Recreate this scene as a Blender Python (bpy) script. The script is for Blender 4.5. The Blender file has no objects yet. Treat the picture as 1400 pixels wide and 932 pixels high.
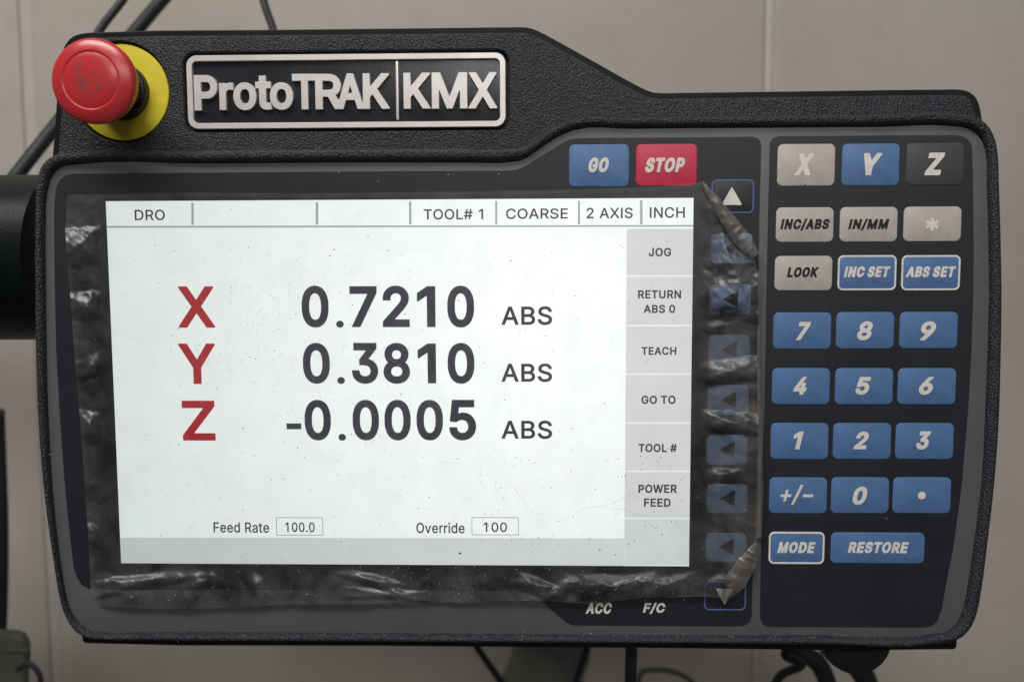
import bpy, bmesh, math, random
import numpy as np
from mathutils import Vector, Matrix
from mathutils.geometry import tessellate_polygon
random.seed(7)
C = bpy.context.scene.collection
SC = bpy.context.scene

# ------------------------------------------------------------------ camera, world, lamps, exposure
MM = 0.001
PX = 0.000267                    # metres on the panel face per photo pixel
FPX = 1263.0
PITCH, YAW, ROLL = math.radians(5.116), math.radians(1.648), math.radians(-0.219)
DIST = FPX * PX
LOOK = Vector((-math.sin(YAW) * math.cos(PITCH), math.cos(YAW) * math.cos(PITCH), -math.sin(PITCH)))
_r = LOOK.cross(Vector((0, 0, 1))).normalized()
_u = _r.cross(LOOK)
RIGHT = _r * math.cos(ROLL) + _u * math.sin(ROLL)
UP = _u * math.cos(ROLL) - _r * math.sin(ROLL)
EYE = -LOOK * DIST

cam_data = bpy.data.cameras.new('camera')
cam = bpy.data.objects.new('camera', cam_data)
C.objects.link(cam)
cam.matrix_world = Matrix(((RIGHT.x, UP.x, -LOOK.x, EYE.x), (RIGHT.y, UP.y, -LOOK.y, EYE.y),
                           (RIGHT.z, UP.z, -LOOK.z, EYE.z), (0, 0, 0, 1)))
cam_data.sensor_width = 36.0
cam_data.lens = FPX / 1400 * 36.0
cam_data.clip_start = 0.01
cam_data.clip_end = 50
cam_data.dof.use_dof = True
cam_data.dof.focus_distance = DIST
cam_data.dof.aperture_fstop = 8.0
SC.camera = cam

W = bpy.data.worlds.new('World')
SC.world = W
W.use_nodes = True
W.node_tree.nodes['Background'].inputs[0].default_value = (0.95, 0.93, 0.92, 1)
W.node_tree.nodes['Background'].inputs[1].default_value = 0.065


def area_lamp(name, loc, target, sx, sy, power, color):
    d = bpy.data.lights.new(name, 'AREA')
    d.shape = 'RECTANGLE'
    d.size, d.size_y, d.energy, d.color = sx, sy, power, color
    o = bpy.data.objects.new(name, d)
    C.objects.link(o)
    o.location = loc
    o.rotation_euler = (Vector(target) - Vector(loc)).to_track_quat('-Z', 'Y').to_euler()
    return o


area_lamp('ceiling_lamp', (-0.42, -0.70, 1.20), (-0.05, 0.1, 0.0), 1.2, 0.20, 18.0, (1.0, 0.97, 0.94))
area_lamp('ceiling_lamp', (0.35, -1.9, 0.92), (0.0, 0.0, 0.0), 1.3, 0.45, 11.0, (1.0, 0.98, 0.96))

SC.view_settings.view_transform = 'Standard'
SC.view_settings.look = 'None'
SC.view_settings.exposure = 0.0
SC.view_settings.gamma = 1.0
SC.view_settings.use_curve_mapping = False


# ------------------------------------------------------------------ helpers
def at(px, py, y=0.0):
    """the point of the plane Y = y that lies under a photo pixel"""
    d = LOOK + RIGHT * ((px - 700) / FPX) - UP * ((py - 466) / FPX)
    return EYE + d * ((y - EYE.y) / d.y)


def xz(pts, h=0.0):
    return [(p.x, p.z) for p in (at(a, b, -h) for a, b in pts)]


def spline(pts, n, closed=True):
    """smooth curve through pts; tangents weighted by segment length so short segments do not overshoot"""
    V, N = [Vector(p) for p in pts], len(pts)
    T = []
    for i in range(N):
        p0, p1, p2 = V[i - 1] if (closed or i) else V[i], V[i], V[(i + 1) % N] if (closed or i < N - 1) else V[i]
        l0, l1 = (p1 - p0).length, (p2 - p1).length
        if l0 < 1e-9 or l1 < 1e-9:
            T.append((p2 - p0).normalized())
        else:
            T.append(((p1 - p0) / l0 * l1 + (p2 - p1) / l1 * l0) / (l0 + l1))
    out = []
    for i in range(N if closed else N - 1):
        a, b = V[i], V[(i + 1) % N]
        L = (b - a).length
        ma, mb = T[i] * L, T[(i + 1) % N] * L
        for j in range(n):
            t = j / n
            out.append(tuple(a * (2 * t ** 3 - 3 * t * t + 1) + ma * (t ** 3 - 2 * t * t + t) + b * (3 * t * t - 2 * t ** 3) + mb * (t ** 3 - t * t)))
    if not closed:
        out.append(tuple(pts[-1]))
    return out


def ccw(pts):
    a = sum(pts[i][0] * pts[(i + 1) % len(pts)][1] - pts[(i + 1) % len(pts)][0] * pts[i][1] for i in range(len(pts)))
    return list(pts) if a > 0 else list(reversed(pts))


def inset(pts, d):
    """inset of a counter-clockwise outline by d"""
    N, out = len(pts), []
    for i in range(N):
        a, b, c = Vector(pts[i - 1]), Vector(pts[i]), Vector(pts[(i + 1) % N])
        n1, n2 = (b - a), (c - b)
        n1 = Vector((-n1.y, n1.x)).normalized()
        n2 = Vector((-n2.y, n2.x)).normalized()
        m = n1 + n2
        if m.length < 1e-6:
            m = n1
        m.normalize()
        k = max(m.dot(n1), 0.5)
        q = b + m * (d / k)
        out.append((q.x, q.y))
    return out


def rrect(cx, cz, w, h, r, seg=6):
    out = []
    for sx, sz, a0 in ((1, 1, 0), (-1, 1, 90), (-1, -1, 180), (1, -1, 270)):
        for k in range(seg + 1):
            a = math.radians(a0 + 90 * k / seg)
            out.append((cx + sx * (w / 2 - r) + r * math.cos(a), cz + sz * (h / 2 - r) + r * math.sin(a)))
    return out


def finish(bm, name, mat, parent=None, angle=38, loc=None):
    bmesh.ops.recalc_face_normals(bm, faces=bm.faces)
    for f in bm.faces:
        f.smooth = True
    lim = math.radians(angle)
    for e in bm.edges:
        if len(e.link_faces) == 2 and e.calc_face_angle(0) > lim:
            e.smooth = False
    me = bpy.data.meshes.new(name)
    bm.to_mesh(me)
    bm.free()
    return link(me, name, mat, parent, loc)


def link(me, name, mat, parent=None, loc=None):
    if mat is not None and not me.materials:
        me.materials.append(mat)
    o = bpy.data.objects.new(name, me)
    C.objects.link(o)
    if loc is not None:
        o.location = loc
    if parent is not None:
        o.parent = parent
        o.matrix_parent_inverse = world_of(parent).inverted()
    return o


def world_of(o):
    m = Matrix.Translation(o.location) @ o.rotation_euler.to_matrix().to_4x4()
    return (world_of(o.parent) @ o.matrix_parent_inverse @ m) if o.parent else m


def tag(o, label=None, cat=None, group=None, kind=None):
    for k, v in (('label', label), ('category', cat), ('group', group), ('kind', kind)):
        if v:
            o[k] = v
    return o


def thing(name, label, cat, loc=(0, 0, 0), group=None):
    o = bpy.data.objects.new(name, None)
    C.objects.link(o)
    o.empty_display_size = 0.02
    o.location = loc
    return tag(o, label, cat, group)


def loft(bm, loops, close=True):
    """loops: lists of (x, y, z); joins neighbours with quads"""
    vs = [[bm.verts.new(p) for p in L] for L in loops]
    n = len(vs[0])
    for a, b in zip(vs, vs[1:]):
        for i in range(n if close else n - 1):
            j = (i + 1) % n
            bm.faces.new((a[i], a[j], b[j], b[i]))
    return vs


def plate(pts, h0, h1, bev, name, mat, parent, holes=None, loc=None, steps=3):
    """flat plate with outline pts (x, z), from height h0 to h1 towards the viewer (-Y), rounded front edge"""
    pts = ccw(pts)
    bm = bmesh.new()
    loops = [[(x, -h0, z) for x, z in pts]]
    for k in range(steps + 1):
        a = math.pi / 2 * k / steps
        loops.append([(x, -(h1 - bev + bev * math.sin(a)), z) for x, z in inset(pts, bev * (1 - math.cos(a)))])
    vs = loft(bm, loops)
    bm.faces.new(vs[-1])
    return finish(bm, name, mat, parent, loc=loc)


def tube_mesh(path, rad, seg=14, caps=True):
    bm = bmesh.new()
    pts = [Vector(p) for p in path]
    n = len(pts)
    up = Vector((0.13, 0.92, 0.36)).normalized()
    loops = []
    for i, p in enumerate(pts):
        t = (pts[min(i + 1, n - 1)] - pts[max(i - 1, 0)]).normalized()
        a = t.cross(up)
        if a.length < 1e-3:
            a = t.cross(Vector((1, 0, 0)))
        a.normalize()
        b = t.cross(a)
        r = rad[i] if isinstance(rad, (list, tuple)) else rad
        loops.append([tuple(p + (a * math.cos(k * 2 * math.pi / seg) + b * math.sin(k * 2 * math.pi / seg)) * r)
                      for k in range(seg)])
    vs = loft(bm, loops)
    if caps:
        bm.faces.new(vs[0])
        bm.faces.new(vs[-1])
    return bm


def lathe(prof, seg=64, teeth=None):
    """profile (radius, height) turned about the Y axis; height towards the viewer"""
    bm = bmesh.new()
    loops = []
    for i, (r, h) in enumerate(prof):
        L = []
        for k in range(seg):
            a = 2 * math.pi * k / seg
            rr = r
            if teeth and i in teeth:
                rr = r * (1 - teeth[i] * (0.5 + 0.5 * math.cos(k * math.pi)))
            L.append((rr * math.cos(a), -h, rr * math.sin(a)))
        loops.append(L)
    vs = loft(bm, loops)
    bm.faces.new(vs[-1])
    bm.faces.new(vs[0])
    return bm


# ------------------------------------------------------------------ materials
def mat_new(name):
    m = bpy.data.materials.new(name)
    m.use_nodes = True
    nt = m.node_tree
    return m, nt, nt.nodes['Principled BSDF']


def node(nt, kind, **kw):
    n = nt.nodes.new(kind)
    for k, v in kw.items():
        setattr(n, k, v)
    return n


def noise(nt, scale, detail=3, rough=0.55, dist=0.0, vec=None):
    n = node(nt, 'ShaderNodeTexNoise')
    n.inputs['Scale'].default_value = scale
    n.inputs['Detail'].default_value = detail
    n.inputs['Roughness'].default_value = rough
    n.inputs['Distortion'].default_value = dist
    if vec is None:
        vec = node(nt, 'ShaderNodeTexCoord').outputs['Object']
    nt.links.new(vec, n.inputs['Vector'])
    return n.outputs[0]


def ramp(nt, val, lo, hi, c0, c1):
    r = node(nt, 'ShaderNodeMapRange')
    r.inputs[1].default_value, r.inputs[2].default_value = lo, hi
    r.inputs[3].default_value, r.inputs[4].default_value = c0, c1
    nt.links.new(val, r.inputs[0])
    return r.outputs[0]


def mixc(nt, fac, a, b, mode='MIX'):
    m = node(nt, 'ShaderNodeMix', data_type='RGBA', blend_type=mode)
    for s, v in ((m.inputs[6], a), (m.inputs[7], b)):
        if isinstance(v, tuple):
            s.default_value = v if len(v) == 4 else v + (1,)
        else:
            nt.links.new(v, s)
    if isinstance(fac, (int, float)):
        m.inputs[0].default_value = fac
    else:
        nt.links.new(fac, m.inputs[0])
    return m.outputs[2]


def bump(nt, bsdf, height, dist, strength=1.0):
    b = node(nt, 'ShaderNodeBump')
    b.inputs['Distance'].default_value = dist
    b.inputs['Strength'].default_value = strength
    nt.links.new(height, b.inputs['Height'])
    nt.links.new(b.outputs[0], bsdf.inputs['Normal'])


def plain(name, col, rough=0.45, spec=0.5, metal=0.0, wear=0.12, scale=300.0, grain=0.0, emit=None):
    """painted or moulded surface: base colour broken up by faint grime, uneven gloss"""
    m, nt, b = mat_new(name)
    n = noise(nt, scale, 5, 0.6)
    f = ramp(nt, n, 0.35, 0.7, 0.0, 1.0)
    dark = tuple(c * (1 - wear) for c in col)
    nt.links.new(mixc(nt, f, col, dark), b.inputs['Base Color'])
    n2 = noise(nt, scale * 0.37, 4, 0.6)
    nt.links.new(ramp(nt, n2, 0.3, 0.7, rough * 0.85, rough * 1.15), b.inputs['Roughness'])
    b.inputs['Specular IOR Level'].default_value = spec
    b.inputs['Metallic'].default_value = metal
    if grain:
        bump(nt, b, noise(nt, 1500, 2), grain)
    if emit:
        b.inputs['Emission Color'].default_value = emit + (1,)
        b.inputs['Emission Strength'].default_value = 1.0
    return m


def housing_mat():
    m, nt, b = mat_new('grained_black_plastic')
    tc = node(nt, 'ShaderNodeTexCoord').outputs['Object']
    v = node(nt, 'ShaderNodeTexVoronoi', feature='SMOOTH_F1')
    v.inputs['Scale'].default_value = 1400
    v.inputs['Smoothness'].default_value = 0.6
    nt.links.new(tc, v.inputs['Vector'])
    n1 = noise(nt, 1500, 4, 0.65, 0.3)
    add = node(nt, 'ShaderNodeMath', operation='MULTIPLY_ADD')
    nt.links.new(n1, add.inputs[0])
    add.inputs[1].default_value = 1.3
    nt.links.new(v.outputs['Distance'], add.inputs[2])
    bump(nt, b, add.outputs[0], 0.00042, 1.0)
    g = noise(nt, 60, 5, 0.65)
    nt.links.new(mixc(nt, ramp(nt, g, 0.4, 0.75, 0, 1), (0.018, 0.021, 0.028), (0.026, 0.028, 0.034)), b.inputs['Base Color'])
    b.inputs['Roughness'].default_value = 0.34
    b.inputs['Specular IOR Level'].default_value = 0.5
    return m


def wall_mat():
    m, nt, b = mat_new('painted_sheet_metal')
    n = noise(nt, 5, 6, 0.62)
    n2 = noise(nt, 38, 5, 0.65)
    c = mixc(nt, ramp(nt, n, 0.35, 0.68, 0, 1), (0.470, 0.431, 0.380), (0.405, 0.370, 0.320))
    c = mixc(nt, ramp(nt, n2, 0.56, 0.80, 0, 0.28), c, (0.28, 0.25, 0.21))
    nt.links.new(c, b.inputs['Base Color'])
    b.inputs['Roughness'].default_value = 0.5
    b.inputs['Specular IOR Level'].default_value = 0.3
    bump(nt, b, noise(nt, 500, 3), 0.0002, 0.5)
    return m


def metal_mat():
    m, nt, b = mat_new('brushed_bright_metal')
    n = noise(nt, 90, 4, 0.6)
    nt.links.new(mixc(nt, ramp(nt, n, 0.38, 0.66, 0, 1), (0.95, 0.91, 0.88), (0.86, 0.80, 0.77)), b.inputs['Base Color'])
    b.inputs['Metallic'].default_value = 0.5
    b.inputs['Roughness'].default_value = 0.38
    bump(nt, b, noise(nt, 2500, 2), 0.00005, 0.6)
    return m


def cap_mat():
    m, nt, b = mat_new('worn_red_plastic')
    n = noise(nt, 330, 5, 0.68, 0.5)
    tc = node(nt, 'ShaderNodeTexCoord').outputs['Object']
    flat = node(nt, 'ShaderNodeVectorMath', operation='MULTIPLY')
    nt.links.new(tc, flat.inputs[0])
    flat.inputs[1].default_value = (1.25, 0.0, 0.8)
    gr = node(nt, 'ShaderNodeVectorMath', operation='LENGTH')
    nt.links.new(flat.outputs[0], gr.inputs[0])
    cap_zone = ramp(nt, gr.outputs['Value'], 0.0020, 0.0075, 1.0, 0.0)
    dirt = ramp(nt, n, 0.47, 0.58, 0.0, 0.95)
    mul = node(nt, 'ShaderNodeMath', operation='MULTIPLY')
    nt.links.new(dirt, mul.inputs[0])
    nt.links.new(cap_zone, mul.inputs[1])
    g = noise(nt, 160, 4, 0.6)
    base = mixc(nt, ramp(nt, g, 0.35, 0.7, 0, 1), (0.60, 0.034, 0.040), (0.48, 0.036, 0.042))
    nt.links.new(mixc(nt, mul.outputs[0], base, (0.15, 0.075, 0.07)), b.inputs['Base Color'])
    nt.links.new(ramp(nt, g, 0.3, 0.7, 0.22, 0.34), b.inputs['Roughness'])
    bump(nt, b, noise(nt, 900, 3), 0.00006, 0.5)
    return m


def screen_mat(name, col, k):
    """lit panel: it gives off its own light, dimmed outwards in the emission colour; the glass in front keeps a faint gloss"""
    m, nt, b = mat_new(name)
    b.inputs['Base Color'].default_value = (0.03, 0.03, 0.03, 1)
    b.inputs['Roughness'].default_value = 0.55
    # viewing-angle dimming painted into the emission: brightest a little right of the middle
    gm = node(nt, 'ShaderNodeVectorMath', operation='DISTANCE')
    nt.links.new(node(nt, 'ShaderNodeNewGeometry').outputs['Position'], gm.inputs[0])
    gm.inputs[1].default_value = (0.012, 0.0, 0.012)
    nt.links.new(mixc(nt, ramp(nt, gm.outputs['Value'], 0.02, 0.17, 0, 1), tuple(c * k * 1.04 for c in col), tuple(c * k * m_ for c, m_ in zip(col, (0.71, 0.745, 0.735)))),
                 b.inputs['Emission Color'])
    b.inputs['Emission Strength'].default_value = 1.0
    return m


def film_mat(name, haze, tint, hazecol):
    m, nt, b = mat_new(name)
    nt.nodes.remove(b)
    out = nt.nodes['Material Output']
    tr = node(nt, 'ShaderNodeBsdfTransparent')
    tr.inputs[0].default_value = tint + (1,)
    df = node(nt, 'ShaderNodeBsdfDiffuse')
    df.inputs[0].default_value = hazecol + (1,)
    tl = node(nt, 'ShaderNodeBsdfTranslucent')
    tl.inputs[0].default_value = hazecol + (1,)
    gl = node(nt, 'ShaderNodeBsdfGlossy')
    gl.inputs['Roughness'].default_value = 0.35
    n1 = noise(nt, 70, 5, 0.62, 0.6)
    n2 = noise(nt, 420, 4, 0.6)
    bp = node(nt, 'ShaderNodeBump')
    bp.inputs['Distance'].default_value = 0.00025
    bp.inputs['Strength'].default_value = 0.10
    nt.links.new(n2, bp.inputs['Height'])
    fr = node(nt, 'ShaderNodeFresnel')
    fr.inputs['IOR'].default_value = 1.5
    for s in (gl, fr):
        nt.links.new(bp.outputs[0], s.inputs['Normal'])
    m1 = node(nt, 'ShaderNodeMixShader')
    at_ = node(nt, 'ShaderNodeAttribute', attribute_name='loose')
    hz = node(nt, 'ShaderNodeMath', operation='MULTIPLY')
    nt.links.new(ramp(nt, n1, 0.36, 0.68, haze[0], haze[1]), hz.inputs[0])
    nt.links.new(ramp(nt, at_.outputs['Fac'], 0, 1, haze[2], 1.0), hz.inputs[1])
    nt.links.new(hz.outputs[0], m1.inputs[0])
    nt.links.new(tr.outputs[0], m1.inputs[1])
    nt.links.new(df.outputs[0], m1.inputs[2])
    m2 = node(nt, 'ShaderNodeMixShader')
    f2 = node(nt, 'ShaderNodeMath', operation='MULTIPLY')
    nt.links.new(fr.outputs[0], f2.inputs[0])
    f2.inputs[1].default_value = 1.45
    nt.links.new(f2.outputs[0], m2.inputs[0])
    nt.links.new(m1.outputs[0], m2.inputs[1])
    nt.links.new(gl.outputs[0], m2.inputs[2])
    nt.links.new(m2.outputs[0], out.inputs['Surface'])
    return m


M = {
    'housing': housing_mat(), 'wall': wall_mat(), 'metal': metal_mat(), 'cap': cap_mat(),
    'seam': plain('seam_edge_light', (0.49, 0.46, 0.42), 0.5, 0.3, wear=0.1, scale=60),  # paler than the wall: paints the light caught by a rounded sheet edge
    'overlay': plain('grey_membrane', (0.112, 0.119, 0.126), 0.42, 0.4, wear=0.10, scale=50, grain=0.00002),
    'black': plain('black_membrane', (0.0140, 0.0160, 0.0220), 0.46, 0.62, wear=0.2, scale=45, grain=0.00002),
    'blue': plain('blue_key_print', (0.095, 0.200, 0.42), 0.44, 0.5, wear=0.28, scale=70),
    'red': plain('red_key_print', (0.62, 0.04, 0.09), 0.40, 0.4, wear=0.10, scale=90),
    'pale': plain('pale_grey_key_print', (0.56, 0.52, 0.465), 0.44, 0.45, wear=0.26, scale=80),
    'dark': plain('dark_grey_key_print', (0.062, 0.066, 0.064), 0.42, 0.4, wear=0.12, scale=110),
    'outline': plain('blue_outline_print', (0.115, 0.150, 0.33), 0.40, 0.4),
    'white': plain('cream_legend_print', (0.86, 0.82, 0.76), 0.5, 0.3, wear=0.16, scale=250),
    'faded': plain('faded_legend_print', (0.84, 0.80, 0.72), 0.5, 0.3, wear=0.10, scale=250),
    'ink': plain('black_legend_print', (0.022, 0.022, 0.024), 0.45, 0.35),
    'soft': plain('slate_blue_key_print', (0.19, 0.28, 0.45), 0.46, 0.4, wear=0.25, scale=110),
    'badge': plain('glossy_black_paint', (0.018, 0.021, 0.026), 0.30, 0.6, wear=0.2, scale=180, grain=0.00006),
    'yellow': plain('yellow_plastic', (0.80, 0.67, 0.045), 0.45, 0.4, wear=0.12, scale=130),
    'shell': plain('smooth_black_plastic', (0.0085, 0.0090, 0.0105), 0.5, 0.22, wear=0.25, scale=90),
    'collar': plain('black_collar_plastic', (0.018, 0.020, 0.020), 0.38, 0.5),
    'stem': plain('stem_yellow_reflection', (0.040, 0.043, 0.026), 0.40, 0.5, wear=0.3, scale=500),  # olive cast paints the yellow ring's reflection into the stem colour
    'arm': plain('green_black_enamel', (0.0018, 0.0046, 0.0052), 0.42, 0.24, wear=0.3, scale=120, grain=0.00008),
    'rubber': plain('black_rubber', (0.018, 0.019, 0.021), 0.55, 0.4),
    'plug': plain('grey_green_plastic', (0.10, 0.11, 0.095), 0.55, 0.4, wear=0.25, scale=60),
    'smoke': plain('dark_grey_plastic', (0.20, 0.20, 0.18), 0.5, 0.4, wear=0.25, scale=60),
    'lit': screen_mat('lit_white', (0.965, 1.0, 0.975), 1.04),
    'lit_bar': screen_mat('lit_bar', (0.955, 1.0, 0.965), 0.9),
    'lit_grey': screen_mat('lit_light_grey', (0.985, 1.0, 0.985), 0.72),
    'lit_strip': screen_mat('lit_strip_grey', (0.965, 1.0, 0.985), 0.73),
    'lit_line': screen_mat('lit_divider_grey', (0.95, 1.0, 0.96), 0.42),
    'lit_edge': screen_mat('lit_bright_line', (0.975, 1.0, 0.985), 0.95),
    'digit': screen_mat('lit_dark_slate', (0.62, 0.68, 0.95), 0.045),
    'digit_small': screen_mat('lit_charcoal', (0.85, 0.9, 1.0), 0.032),
    'axis_red': screen_mat('lit_red', (1.0, 0.022, 0.045), 0.42),
    'film': film_mat('clear_film', (0.02, 0.30, 0.32), (0.992, 0.992, 0.99), (0.46, 0.44, 0.42)),
    'film_fold': film_mat('doubled_film', (0.30, 0.55, 1.0), (0.80, 0.79, 0.77), (0.27, 0.245, 0.225)),
    'film_crease': film_mat('creased_film', (0.10, 0.30, 1.0), (0.97, 0.97, 0.96), (0.50, 0.46, 0.42)),
    'speck_dark': plain('dark_swarf', (0.035, 0.033, 0.032), 0.5, 0.4),
    'speck_pale': plain('pale_dust', (0.62, 0.60, 0.57), 0.6, 0.3),
}

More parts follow.
